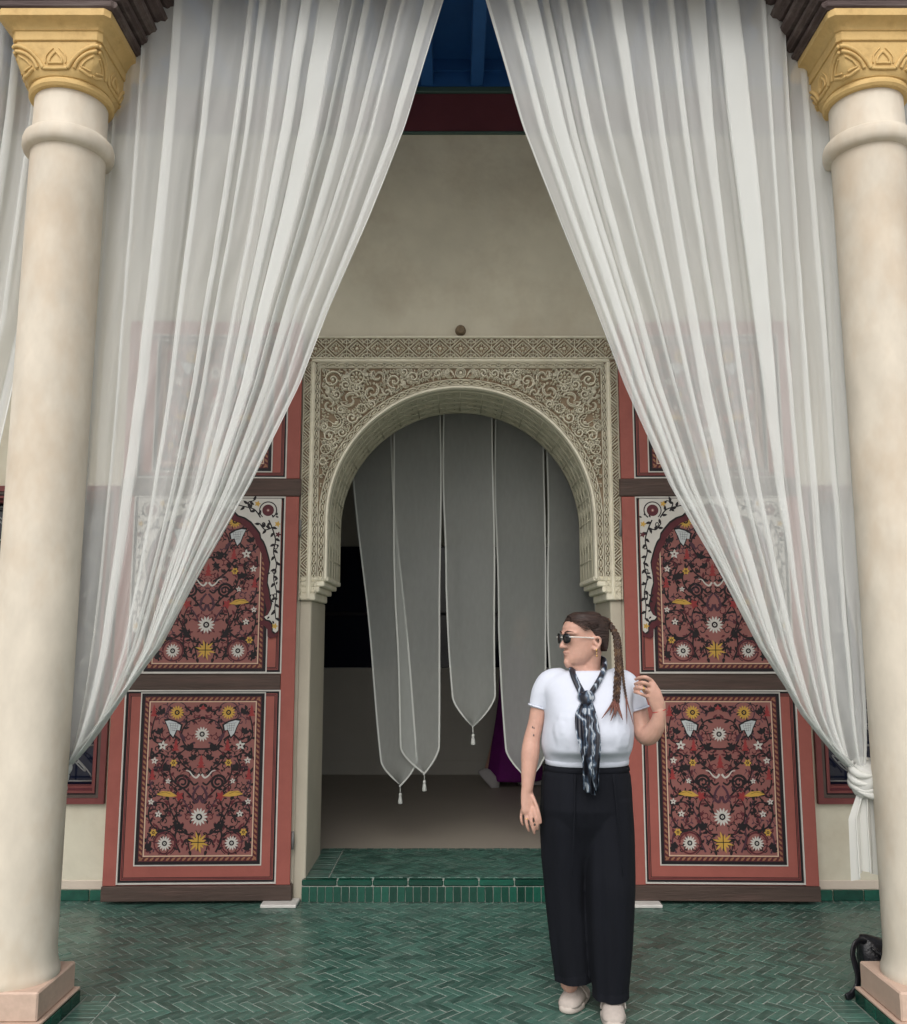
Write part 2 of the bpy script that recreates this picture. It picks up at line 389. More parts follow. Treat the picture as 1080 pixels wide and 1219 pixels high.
# ---- the room behind
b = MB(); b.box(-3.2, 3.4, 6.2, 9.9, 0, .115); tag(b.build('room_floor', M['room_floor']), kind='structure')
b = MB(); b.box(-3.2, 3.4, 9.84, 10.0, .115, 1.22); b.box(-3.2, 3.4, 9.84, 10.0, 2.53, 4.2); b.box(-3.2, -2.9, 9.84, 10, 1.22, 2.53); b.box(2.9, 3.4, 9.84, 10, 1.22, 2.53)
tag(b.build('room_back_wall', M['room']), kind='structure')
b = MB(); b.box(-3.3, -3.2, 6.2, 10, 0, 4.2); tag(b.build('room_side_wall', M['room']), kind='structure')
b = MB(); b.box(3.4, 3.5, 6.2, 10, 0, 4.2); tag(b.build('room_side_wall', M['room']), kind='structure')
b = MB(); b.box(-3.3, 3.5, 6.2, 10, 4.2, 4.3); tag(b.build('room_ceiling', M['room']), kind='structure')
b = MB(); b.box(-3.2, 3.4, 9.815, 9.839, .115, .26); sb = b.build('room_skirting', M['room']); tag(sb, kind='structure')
iw = empty('interior_window', (0, 9.95, 1.22)); tag(iw, 'wide dark night-blue window in the back wall of the dim room', 'window')
b = MB(); b.box(-2.9, 2.9, 9.93, 9.95, 1.22, 2.53); b.build('pane', M['navy'], iw)
for x in (-2.2, -1.45, -.70, .05, .80, 1.55, 2.3):
    b = MB(); b.bbox(x - .025, x + .025, 9.885, 9.925, 1.222, 2.528, .004); b.build('mullion', M['black'], iw)
b = MB(); b.bbox(-2.9, 2.9, 9.89, 9.92, 1.78, 1.81, .004); b.build('transom_bar', M['black'], iw)
# ================================================================== CARVED ARCH
CZ, RI = 2.27, .82; FY = WY - .014               # ground of the relief
arch = empty('carved_arch', (X0, WY, 1.757)); tag(arch, 'cream carved stucco horseshoe arch surround framing the central doorway', 'arch')
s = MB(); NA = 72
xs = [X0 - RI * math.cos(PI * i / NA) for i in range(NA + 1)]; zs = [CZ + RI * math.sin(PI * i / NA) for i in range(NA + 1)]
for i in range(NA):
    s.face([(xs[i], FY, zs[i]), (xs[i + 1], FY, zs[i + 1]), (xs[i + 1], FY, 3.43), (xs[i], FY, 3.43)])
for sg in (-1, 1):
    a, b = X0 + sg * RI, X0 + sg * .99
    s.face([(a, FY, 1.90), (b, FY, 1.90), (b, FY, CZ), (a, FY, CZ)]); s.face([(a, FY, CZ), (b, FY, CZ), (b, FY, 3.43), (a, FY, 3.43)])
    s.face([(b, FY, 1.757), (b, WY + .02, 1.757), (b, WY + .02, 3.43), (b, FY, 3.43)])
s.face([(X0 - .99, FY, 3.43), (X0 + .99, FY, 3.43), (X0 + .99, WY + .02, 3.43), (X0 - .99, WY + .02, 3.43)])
s.build('carved_ground', M['stucco_recess_shade'], arch, fix=False)
# soffit
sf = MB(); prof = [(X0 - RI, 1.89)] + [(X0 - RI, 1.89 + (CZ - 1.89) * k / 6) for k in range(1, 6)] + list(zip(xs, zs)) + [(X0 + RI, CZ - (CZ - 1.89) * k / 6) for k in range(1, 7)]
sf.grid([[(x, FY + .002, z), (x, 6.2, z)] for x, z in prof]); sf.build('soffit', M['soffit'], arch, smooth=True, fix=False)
# carved low ribs of the soffit panels
rb = MB()
for i in range(1, len(prof) - 1, 1):
    x, z = prof[i]; n = Vector((X0 - x, 0, (CZ - z) if z > CZ else 0)).normalized()
    if i % 4 == 2:
        rb.tube([(x, FY + .05, z), (x, 6.14, z)], .005, 6)
for y in (FY + .05, FY + .2, FY + .32, 6.02, 6.14):
    rb.tube([(x, y, z) for x, z in prof], .005, 6)
for i in range(2, len(prof) - 5, 4):                     # lozenge in each soffit panel
    for y0 in (FY + .125, FY + .26, FY + .385, 6.08):
        x, z = prof[i + 2]; p0 = prof[i + 1]; p1 = prof[i + 3]
        rb.tube([(p0[0], y0, p0[1]), (x, y0 + .035, z), (p1[0], y0, p1[1]), (x, y0 - .035, z), (p0[0], y0, p0[1])], .004, 5)
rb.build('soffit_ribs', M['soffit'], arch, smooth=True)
# corbels
for sg in (-1, 1):
    cb = MB()
    for k, (a, z0, z1, d) in enumerate(((.815, 1.875, 1.905, 6.2), (.838, 1.842, 1.8745, 6.17), (.868, 1.806, 1.8415, 6.14), (.893, 1.758, 1.8055, 6.11))):
        p, q = sorted((wx(sg * a), wx(sg * .985))); cb.bbox(p, q, FY - .012 - .001 * k, d, z0, z1, .006)
    cb.build('corbel', M['stucco'], arch)
    jb = MB(); p, q = sorted((wx(sg * .918), wx(sg * .992))); jb.bbox(p, q, WY - .002, 6.2, .0, 1.757, .006); jb.build('jamb', M['jamb'], arch)
class Relief:
    """raised strokes on the carved ground; map2 turns (a, b) into (x, z)"""
    def __init__(s): s.mb = MB()
    def stroke(s, pts, w=.008, h=.022, taper=False, y=FY):
        n = len(pts); V = s.mb.v; base = len(V)
        for i, p in enumerate(pts):
            q = pts[min(i + 1, n - 1)]; o = pts[max(i - 1, 0)]; dx, dz = q[0] - o[0], q[1] - o[1]; d = math.hypot(dx, dz) or 1
            nx, nz = -dz / d, dx / d; k = w / 2 * ((1 - .75 * i / (n - 1)) if taper else 1); t = k * .55
            V += [(p[0] + nx * k, y, p[1] + nz * k), (p[0] + nx * t, y - h, p[1] + nz * t), (p[0] - nx * t, y - h, p[1] - nz * t), (p[0] - nx * k, y, p[1] - nz * k)]
        for i in range(n - 1):
            for j in range(3):
                a = base + 4 * i + j; s.mb.f.append((a, a + 1, a + 5, a + 4)); s.mb.m.append(0)
        for e in (0, n - 1):
            a = base + 4 * e; s.mb.f.append((a, a + 1, a + 2, a + 3)); s.mb.m.append(0)
    def blob(s, x, z, r, rz=None, h=.020, ang=0, n=8, y=FY):
        rz = rz or r; V = s.mb.v; base = len(V); ca, sa = math.cos(ang), math.sin(ang)
        for k, hh in ((1, 0), (.72, .8), (.3, 1)):
            for i in range(n):
                a = 2 * PI * i / n; px, pz = r * k * math.cos(a), rz * k * math.sin(a)
                V.append((x + ca * px - sa * pz, y - h * hh, z + sa * px + ca * pz))
        for k in (0, 1):
            for i in range(n):
                a = base + k * n + i; b = base + k * n + (i + 1) % n; s.mb.f.append((a, b, b + n, a + n)); s.mb.m.append(0)
        s.mb.f.append(tuple(base + 2 * n + i for i in range(n))); s.mb.m.append(0)
    def chain(s, mp, L, n, wd):
        """interlaced chain: two waves crossing, a long bead in each eye; mp(t, d) with t in 0..L and d across"""
        P = L / n
        for ph in (0, PI):
            s.stroke([mp(L * i / (n * 10), wd * .40 * math.sin(PI * i / 10 + ph)) for i in range(n * 10 + 1)], .0052, .022)
        for i in range(n):
            t = P * (i + .5); a = mp(t - .01, 0); b = mp(t + .01, 0); c = mp(t, 0)
            s.blob(c[0], c[1], P * .27, wd * .17, .020, math.atan2(b[1] - a[1], b[0] - a[0]))
        for d in (-.5, .5): s.stroke([mp(L * i / (n * 3), d * wd) for i in range(n * 3 + 1)], .005, .022)
# arch mouldings: plain roll and chain ring
rl = Relief()
path = [(X0 - .832, 1.89)] + [(X0 - .832, 1.89 + .38 * k / 4) for k in (1, 2, 3)] + [(X0 - .832 * math.cos(PI * i / 80), CZ + .832 * math.sin(PI * i / 80)) for i in range(81)] + [(X0 + .832, CZ - .38 * k / 4) for k in (1, 2, 3, 4)]
rl.stroke(path, .024, .024); rl.build = rl.mb.build('arch_roll', M['stucco'], arch, auto=50)
rl = Relief(); LA = PI * .862; ST = .39; LT = LA + 2 * ST
def ring(t, d):
    if t < ST: return (X0 - .862 - d, 1.88 + t)
    if t > ST + LA: return (X0 + .862 + d, CZ - (t - ST - LA))
    a = (t - ST) / .862; return (X0 - (.862 + d) * math.cos(a), CZ + (.862 + d) * math.sin(a))
rl.chain(ring, LT, 50, .034); rl.mb.build('arch_chain', M['stucco'], arch, auto=50)
for sg in (-1, 1): rl = Relief(); rl.chain(lambda t, d: (X0 + sg * (.905 + d), 1.80 + t), 1.455, 24, .031); rl.mb.build('frame_chain', M['stucco'], arch, auto=50)
rl = Relief(); rl.chain(lambda t, d: (X0 - .905 + t, 3.243 + d), 1.81, 30, .029)
rl.mb.build('frame_chain', M['stucco'], arch, auto=50)
fl = MB()
for sg in (-1, 1):
    p, q = sorted((wx(sg * .9225), wx(sg * .944))); fl.bbox(p, q, FY - .018, WY, 1.762, 3.2655, .005)
fl.bbox(wx(-.944), wx(.944), FY - .02, WY, 3.266, 3.286, .006)
fl.bbox(wx(-.992), wx(.992), FY - .024, WY, 3.422, 3.436, .004)
fl.build('fillet', M['stucco'], arch)
# outer side borders: stacked squares with diagonals
def geo(rl, x0, z0, a, b, seed):
    """one square cell of the geometric band, a wide, b tall"""
    r = random.Random(seed); w = .0055
    P = lambda u, v: (x0 + u * a, z0 + v * b)
    rl.stroke([P(0, .5), P(.5, 1), P(1, .5), P(.5, 0), P(0, .5)], .0075, .022)
    rl.stroke([P(.18, .5), P(.5, .82), P(.82, .5), P(.5, .18), P(.18, .5)], w, .019)
    for u, v in ((0, 0), (1, 0), (0, 1), (1, 1)):
        cx, cz = (.5, .5)
        rl.stroke([P(u, v), P(u + (cx - u) * .46, v + (cz - v) * .46)], w, .02)
        rl.stroke([P(u + (cx - u) * .5, v), P(u + (cx - u) * .36, v + (cz - v) * .36), P(u, v + (cz - v) * .5)], .005, .019)
    rl.blob(*P(.5, .5), .09 * a, .09 * a, .02)
    for k in range(8):
        t = k * PI / 4; rl.blob(*P(.5 + .19 * math.cos(t), .5 + .19 * math.sin(t) * a / b), .055 * a, .035 * a, .019, t)
for sg in (-1, 1):
    rl = Relief(); xa = min(wx(sg * .946), wx(sg * .990)); nz = 17; hh = (3.265 - 1.765) / nz
    for k in range(nz):
        z = 1.765 + k * hh; P = lambda u, v: (xa + u * .044, z + v * hh)
        rl.stroke([P(0, 0), P(1, .5), P(0, 1)] if k % 2 else [P(1, 0), P(0, .5), P(1, 1)], .007, .021)
        f = (lambda u: u) if k % 2 else (lambda u: 1 - u)
        rl.stroke([P(f(0), .22), P(f(.55), .5), P(f(0), .78)], .006, .019)
        rl.stroke([P(f(1), .12), P(f(.35), .0)], .0055, .019); rl.stroke([P(f(1), .88), P(f(.35), 1)], .0055, .019)
        rl.stroke([P(f(1), .24), P(f(.62), .06)], .005, .019); rl.stroke([P(f(1), .76), P(f(.62), .94)], .005, .019)
        rl.blob(*P(f(.16), .5), .006)
    for d in (.9455, .9905): rl.stroke([(wx(sg * d), 1.76), (wx(sg * d), 3.27)], .006, .022)
    rl.mb.build('side_border', M['stucco'], arch)
rl = Relief(); n = 15; a = 1.98 / n
geo(rl, 0, 3.292, a, .126, 0); rl.stroke([(0, 3.29), (0, 3.42)], .005, .02)
for sgn in (-1, 1):
    for v in (.0, 1.0): rl.stroke([((.5 + sgn * .16) * a, 3.292 + v * .126), ((.5 + sgn * .33) * a, 3.292 + (.5 + (v - .5) * .62) * .126)], .005, .019)
fpm = rl.mb.mesh('frieze_panel', M['stucco'])
for k in range(n): place('frieze_panel', fpm, arch, (-.99 + k * a, -WY, -1.757))
rl = Relief(); rl.stroke([(wx(-.99), 3.2905), (wx(.99), 3.2905)], .008, .022); rl.mb.build('frieze_line', M['stucco'], arch)
# spandrels: scrolling arabesque packed between ring and frame, mirrored about the axis
rl = Relief(); rs = random.Random(21)
def free(x, z, r):
    return x + r < .884 and z + r < 3.224 and math.hypot(x, z - CZ) - r > .885 and x - r > .0 and z > 2.2
circ = []
circ_try = [(.145, 3.192, .026), (.215, 3.188, .027), (.30, 3.165, .036), (.86, 2.62, .022), (.845, 2.70, .033), (.42, 3.14, .05), (.56, 3.07, .055), (.70, 3.02, .062), (.79, 2.88, .055), (.81, 3.15, .06), (.66, 3.165, .05), (.825, 2.785, .042)]
for c in circ_try: circ.append(c)
for R0, tries in ((.05, 2500), (.04, 4000), (.031, 6000), (.024, 9000), (.018, 12000), (.0125, 12000), (.009, 8000)):
    for _ in range(tries):
        x = rs.uniform(.07, .885); z = rs.uniform(2.3, 3.224)
        if not free(x, z, R0): continue
        if all((x - c[0]) ** 2 + (z - c[1]) ** 2 > (R0 + c[2] * .97) ** 2 for c in circ): circ.append((x, z, R0))
def both(fn):
    for sg in (-1, 1): fn(sg)
for (x, z, r) in circ:
    kind = rs.random(); a0 = rs.uniform(0, 2 * PI); dr = rs.choice((-1, 1)); hh = .026
    for sg in (-1, 1):
        pt = lambda px, pz: (X0 + sg * (x + px), z + pz)
        def pol(t, q): return pt(q * math.cos(a0 + dr * t), q * math.sin(a0 + dr * t))
        if r < .011: rl.blob(*pt(0, 0), r * .8, r * .6, hh * .8, a0 * sg)
        elif r < .02:
            if kind < .5:
                rl.stroke([pol(t * .7, r * .8) for t in range(8)], .005, hh); rl.blob(*pt(0, 0), r * .38, None, hh)
            else:
                for k in range(3): rl.blob(*pol(k * 2.09, r * .45), r * .5, r * .28, hh, sg * (a0 + dr * k * 2.09) if sg > 0 else PI - (a0 + dr * k * 2.09))
        elif kind < .50:
            T = 2.0 + r * 14
            rl.stroke([pol(2 * PI * T * i / 26 * .5, r * (.96 - .78 * i / 26)) for i in range(27)], .0105, hh, False)
            rl.blob(*pt(0, 0), r * .2, None, hh)
            for k in range(5):
                p = pol(-.4 - k * .55, r * .98); rl.blob(p[0], p[1], .010, .0055, hh * .9, a0 + k)
        elif kind < .68:
            rl.stroke([pol(2 * PI * i / 20, r * .93) for i in range(21)], .008, hh)
            nn = 6 if r < .04 else 8
            for k in range(nn):
                p = pol(2 * PI * k / nn, r * .55); an = a0 + dr * 2 * PI * k / nn; rl.blob(p[0], p[1], r * .28, r * .15, hh, an if sg > 0 else PI - an)
            rl.blob(*pt(0, 0), r * .2, None, hh)
        elif kind < .86:
            for q in (.95, .66, .36): rl.stroke([pol(i * .26 + q, r * q) for i in range(15)], .010, hh, True)
            p = pol(2.0, r * .2); rl.blob(p[0], p[1], r * .25, r * .18, hh)
        else:                                           # palmette: fanned lobes
            for k in (0, 1):
                rl.stroke([pol(k * PI + i * .30, r * (.95 - .06 * i)) for i in range(13)], .011, hh, True)
                rl.stroke([pol(k * PI + .5 + i * .30, r * (.62 - .04 * i)) for i in range(11)], .008, hh, True)
# small commas and buds filling every gap
FILL = []
for _ in range(9000):
    x = rs.uniform(.06, .882); z = rs.uniform(2.3, 3.222)
    if not free(x, z, .006): continue
    d = min(math.hypot(x - c[0], z - c[1]) - c[2] for c in circ)
    if d < -.003 or any((x - f[0]) ** 2 + (z - f[1]) ** 2 < .0115 ** 2 for f in FILL): continue
    FILL.append((x, z)); a0 = rs.uniform(0, 6.28); ln = rs.uniform(.014, .026); kk = rs.uniform(-90, 90)
    P = [(x + math.cos(a0 + kk * t * ln) * t * ln, z + math.sin(a0 + kk * t * ln) * t * ln) for t in (-.5, -.2, .1, .5)]
    if all(free(p[0], p[1], .003) for p in P):
        for sg in (-1, 1): rl.stroke([(X0 + sg * p[0], p[1]) for p in P], .0078, .023, True)
# linking stems between neighbouring scrolls
big = [c for c in circ if c[2] >= .024]
for i, c in enumerate(big):
    nb = sorted(big, key=lambda d: math.hypot(d[0] - c[0], d[1] - c[1]))[1:3]
    for d in nb:
        mx, mz = (c[0] + d[0]) / 2, (c[1] + d[1]) / 2; ox, oz = -(d[1] - c[1]) * .35, (d[0] - c[0]) * .35
        P = spline([(c[0] + (mx - c[0]) * .5, c[1] + (mz - c[1]) * .5), (mx + ox, mz + oz), (d[0] + (mx - d[0]) * .5, d[1] + (mz - d[1]) * .5)], 4)
        if all(math.hypot(p[0], p[1] - CZ) > .9 and p[0] < .88 and p[1] < 3.22 for p in P):
            for sg in (-1, 1): rl.stroke([(X0 + sg * p[0], p[1]) for p in P], .006, .012)
# the keystone boss
for q, wd in ((.031, .008), (.021, .005)): rl.stroke([(X0 + q * math.cos(2 * PI * i / 24), 3.194 + q * math.sin(2 * PI * i / 24)) for i in range(25)], wd, .024)
rl.blob(X0, 3.194, .014, None, .024, 0, 14)
for sg in (-1, 1):
    for k in range(3):
        rl.stroke([(X0 + sg * (.036 + .011 * k + .05 * t), 3.166 + k * .004 + .05 * math.sin(t * 2.6 + .25 * k)) for t in [i / 8 for i in range(9)]], .007, .014, True)
rl.mb.build('spandrel_carving', M['stucco'], arch)
kb = empty('wall_knob', (X0, WY, 3.479)); tag(kb, 'small round brown wooden knob on the wall above the arch', 'knob')
b = MB(); b.loft([[(X0 + r * math.cos(t * PI / 10), y, 3.479 + r * math.sin(t * PI / 10)) for t in range(20)] for r, y in ((.017, WY + .005), (.017, WY - .012), (.027, WY - .018), (.030, WY - .032), (.026, WY - .044), (.014, WY - .050), (.013, WY - .047), (.004, WY - .046))]); b.build('boss', M['knob'], kb, smooth=True)
b = MB(); b.lathe(0, 0, [(.034, 0), (.036, .004), (.03, .006)], 20); pl = MB()
pl.loft([[(X0 + r * math.cos(t * PI / 12), y, 3.479 + r * math.sin(t * PI / 12)) for t in range(24)] for r, y in ((.034, WY + .002), (.035, WY - .004), (.031, WY - .007))]); pl.build('back_plate', M['knob'], kb, smooth=True)
# ================================================================== PAINTED DOORS
MATS = ['black', 'maroon', 'plum', 'white', 'yellow', 'red', 'grey', 'rope', 'cream_line', 'rose']
MI = {k: i for i, k in enumerate(MATS)}
class Art:
    """flat painted ornament: polygons a hair in front of the board, later layers in front of earlier ones"""
    def __init__(s, y): s.mb = MB(); s.y = y; s.n = 0
    def poly(s, pts, m, lay=0): s.n += 1; s.mb.face([(p[0], s.y - .0004 - .00035 * lay - (s.n % 7) * .00003, p[1]) for p in pts], MI[m])
    def stroke(s, pts, w0, w1, m, lay=0):
        n = len(pts); L, Rr = [], []
        for i, p in enumerate(pts):
            q = pts[min(i + 1, n - 1)]; o = pts[max(i - 1, 0)]; dx, dz = q[0] - o[0], q[1] - o[1]; d = math.hypot(dx, dz) or 1
            k = (w0 + (w1 - w0) * i / (n - 1)) / 2; L.append((p[0] - dz / d * k, p[1] + dx / d * k)); Rr.append((p[0] + dz / d * k, p[1] - dx / d * k))
        y = s.y - .0004 - .00035 * lay - (s.n % 7) * .00003; s.n += 1
        for i in range(n - 1): s.mb.face([(a[0], y, a[1]) for a in (L[i], L[i + 1], Rr[i + 1], Rr[i])], MI[m])
    def leaf(s, x, z, a, l, w, m, lay=0):
        ca, sa = math.cos(a), math.sin(a)
        s.poly([(x + ca * u * l - sa * v * w, z + sa * u * l + ca * v * w) for u, v in ((0, 0), (.3, .5), (.65, .42), (1, 0), (.65, -.42), (.3, -.5))], m, lay)
    def disc(s, x, z, r, m, lay=0, n=14): s.poly([(x + r * math.cos(2 * PI * i / n), z + r * math.sin(2 * PI * i / n)) for i in range(n)], m, lay)
    def flower(s, x, z, r, n, m, c='black', lay=3):
        for i in range(n): s.leaf(x + r * .25 * math.cos(2 * PI * i / n), z + r * .25 * math.sin(2 * PI * i / n), 2 * PI * i / n, r * .78, r * (3.6 / n), m, lay)
        s.disc(x, z, r * .36, c, lay + 1, 12); s.disc(x, z, r * .17, m, lay + 2, 10); s.disc(x, z, r * .07, c, lay + 3, 8)
    def bud(s, x, z, a, r, m='black', lay=1):
        for k in (-1, 0, 1): s.leaf(x - math.cos(a) * r * .6, z - math.sin(a) * r * .6, a + k * .75, r * 1.7, r * .95, m, lay)
        s.leaf(x, z, a + PI + .5, r, r * .6, m, lay); s.leaf(x, z, a + PI - .5, r, r * .6, m, lay)
def motif(A, cx, z0, HW, H, seed=3):
    rs = random.Random(seed)
    for sg in (-1, 1):
        P = lambda u, v: (cx + sg * u * HW, z0 + H * (1 - v))
        AN = lambda a: a if sg > 0 else PI - a
        r2 = random.Random(seed)
        stems = [[(.10, .87), (.26, .86), (.40, .79), (.44, .70), (.36, .63)], [(.45, .80), (.62, .84), (.86, .82), (.97, .745), (.92, .675), (.72, .66), (.60, .70), (.66, .755), (.76, .75)],
                 [(.34, .985), (.44, .90), (.43, .80), (.54, .715), (.60, .65)], [(.60, .585), (.80, .615), (.96, .55), (.95, .46), (.80, .425), (.72, .46)], [(.12, .64), (.30, .575), (.52, .52), (.60, .44), (.48, .36), (.24, .29)],
                 [(.0, .31), (.28, .295), (.40, .21), (.28, .13), (.06, .105)], [(.42, .25), (.60, .215), (.80, .27), (.97, .23), (.95, .13), (.86, .05)], [(.96, .30), (.97, .37), (.84, .335), (.70, .36), (.76, .43), (.70, .50), (.52, .56)],
                 [(.10, .47), (.24, .44), (.38, .40), (.50, .33)], [(.36, .025), (.20, .06), (.08, .03)], [(.30, .94), (.22, .90), (.16, .97)], [(.90, .99), (.97, .93), (.93, .86), (.80, .85)], [(.15, .74), (.22, .69), (.40, .61)]]
        for st in stems:
            S = [P(*p) for p in spline(st, 7)]
            A.stroke(S, .011, .007, 'black' if r2.random() < .75 else 'plum', 0)
            for i in range(2, len(S) - 1, 3):
                dx, dz = S[i + 1][0] - S[i - 1][0], S[i + 1][1] - S[i - 1][1]; a = math.atan2(dz, dx); side = 1 if (i // 3) % 2 else -1
                A.leaf(S[i][0], S[i][1], a + side * sg * r2.uniform(.6, 1.1), r2.uniform(.026, .042), .015, 'black' if r2.random() < .75 else 'maroon', 0)
            A.leaf(S[-1][0], S[-1][1], math.atan2(S[-1][1] - S[-2][1], S[-1][0] - S[-2][0]), .034, .018, 'black', 0)
        def arc(u, v, r, a0, a1, w, m, lay=0):
            c = P(u, v); A.stroke([(c[0] + sg * r * math.cos(a0 + (a1 - a0) * i / 24), c[1] + r * math.sin(a0 + (a1 - a0) * i / 24)) for i in range(25)], w, w * .8, m, lay)
        arc(.50, .065, .062, -2.4, 2.6, .008, 'plum'); arc(.64, .925, .060, 0, 6.2, .011, 'maroon'); arc(.64, .925, .070, .3, 4.2, .006, 'black')
        c = P(.34, .53)
        A.stroke([(c[0] + sg * (.045 - .036 * i / 30) * math.cos(.4 * i), c[1] + (.045 - .036 * i / 30) * math.sin(.4 * i)) for i in range(31)], .016, .010, 'black', 0)
        A.flower(*P(.50, .065), .042, 14, 'yellow'); A.flower(*P(.64, .925), .042, 14, 'white', 'black')
        fan = [(.72, .122), (.64, .118), (.52, .130), (.42, .150), (.44, .185), (.50, .180), (.53, .205), (.56, .228), (.62, .205), (.66, .165)]
        A.poly([P(u * 1.0 + (u - .58) * .25, v + (v - .17) * .25) for u, v in fan], 'black', 2); A.poly([P(*p) for p in fan], 'grey', 3)
        for k in range(4):
            A.stroke([P(.47 + .05 * k, .138), P(.50 + .035 * k, .19)], .0014, .0014, 'black', 4); A.stroke([P(.45 + .02 * k, .14 + .016 * k), P(.66 - .025 * k, .135 + .016 * k)], .0014, .0014, 'black', 4)
        A.leaf(*P(.44, .20), AN(-2.2), .07, .022, 'plum', 1)
        for u, v, r in ((.83, .19, .023), (.80, .06, .022), (.23, .30, .025), (.16, .365, .022), (.67, .43, .024), (.38, .815, .026), (1.0, .95, .024), (.40, .365, .015), (.12, .045, .018), (.90, .23, .012), (.30, .40, .014), (.98, .62, .013)):
            A.bud(*P(min(u, .95), v), AN(r2.uniform(.5, 2.6)), r, 'black', 1)
        for u, v in ((.50, .29), (.95, .06), (.93, .48)):
            p = P(u, v)
            for k in range(3): A.poly([(p[0] - .022 + .006 * k, p[1] - .026 + .02 * k), (p[0] + .022 - .006 * k, p[1] - .026 + .02 * k), (p[0], p[1] + .004 + .02 * k)], 'red', 2)
        for u, v, r in ((.75, .285, .030), (.90, .385, .022), (.62, .52, .018), (.93, .655, .020), (.78, .735, .022)):
            p = P(u, v)
            for k in range(5): A.leaf(p[0], p[1], AN(.4 + k * 1.257), r, r * .5, 'white', 3)
            A.disc(p[0], p[1], r * .2, 'maroon', 4, 8)
        for u, v in ((.53, .40), (.86, .855)): A.flower(*P(u, v), .022, 6, 'yellow', 'black')
        p = P(.12, .475)
        A.stroke([(p[0] + sg * x, p[1] + z) for x, z in spline([(-.03, .0), (-.012, -.02), (.01, -.008), (.03, .016), (.05, .02)], 5)], .012, .004, 'white', 3)
        p = P(.63, .605)
        A.poly([(p[0] + sg * x, p[1] + z) for x, z in ((-.06, -.012), (-.02, .014), (.03, .018), (.05, .006), (.062, -.002), (.02, -.012), (-.02, -.016))], 'yellow', 3)
        A.stroke([(p[0] + sg * x, p[1] + z) for x, z in ((-.02, 0), (.01, .012), (.05, .004))], .002, .002, 'black', 4)
        p = P(.40, .62)
        for k in range(5): A.leaf(p[0], p[1], AN(k * 1.2), .030, .018, 'red', 2)
        A.stroke([P(*q) for q in spline([(.02, .55), (.10, .585), (.13, .63), (.06, .66), (.01, .62)], 6)], .012, .016, 'plum', 1)
        A.stroke([P(*q) for q in spline([(.04, .53), (.12, .545), (.20, .52), (.24, .55)], 6)], .010, .012, 'black', 1)
        spots = []                                         # fine curling tendrils between the big flowers
        for _ in range(400):
            u, v = r2.uniform(.08, .95), r2.uniform(.04, .97)
            if all(math.hypot((u - a) * HW, (v - b_) * H) > .052 for a, b_ in spots): spots.append((u, v))
        for u, v in spots:
            c_ = P(u, v); a0 = r2.uniform(0, 6.28); q0 = r2.uniform(.017, .027); dr = r2.choice((-1, 1)); m_ = r2.choice(('black', 'black', 'plum', 'maroon'))
            S = [(c_[0] + sg * q0 * (1.25 - .95 * i / 16) * math.cos(a0 + dr * .42 * i), c_[1] + q0 * (1.25 - .95 * i / 16) * math.sin(a0 + dr * .42 * i)) for i in range(17)]
            A.stroke(S, .004, .007, m_, 0)
            for i in (2, 5, 8): A.leaf(S[i][0], S[i][1], math.atan2(S[i][1] - c_[1], S[i][0] - c_[0]), .018, .010, m_, 0)
        for k in range(22):                              # loose little leaves
            A.leaf(*P(r2.uniform(.06, .97), r2.uniform(.03, .98)), AN(r2.uniform(0, 6.28)), r2.uniform(.016, .030), .013, r2.choice(('black', 'black', 'plum', 'maroon')), 0)
    A.flower(cx, z0 + H * (1 - .21), .044, 14, 'white'); A.flower(cx, z0 + H * (1 - .755), .052, 14, 'white')
    p = (cx, z0 + H * .08)
    for k in range(12): A.leaf(p[0], p[1], k * PI / 6 + .26, .064 if k % 2 else .048, .013, 'yellow', 2)
    A.stroke([(cx, p[1] - .05), (cx, p[1] + .05)], .005, .005, 'black', 3); A.stroke([(cx - .04, p[1]), (cx + .04, p[1])], .005, .005, 'black', 3)
    p = (cx, z0 + H * .59)
    for k in range(3): A.poly([(cx - .024 + .006 * k, p[1] - .02 + .022 * k), (cx + .024 - .006 * k, p[1] - .02 + .022 * k), (cx, p[1] + .012 + .022 * k)], 'red', 2)
    A.poly([(cx - .02, z0 + H * .955), (cx + .02, z0 + H * .955), (cx, z0 + H * .985)], 'red', 2)
def rect_frame(mb, x0, x1, z0, z1, w, y0, y1, m=0):
    """mitred square frame drawn as four bars"""
    for q in (((x0, z0), (x1, z0), (x1 - w, z0 + w), (x0 + w, z0 + w)), ((x1, z0), (x1, z1), (x1 - w, z1 - w), (x1 - w, z0 + w)), ((x1, z1), (x0, z1), (x0 + w, z1 - w), (x1 - w, z1 - w)), ((x0, z1), (x0, z0), (x0 + w, z0 + w), (x0 + w, z1 - w))):
        mb.loft([[(x, y1, z) for x, z in q], [(x, y0, z) for x, z in q]], m=m)
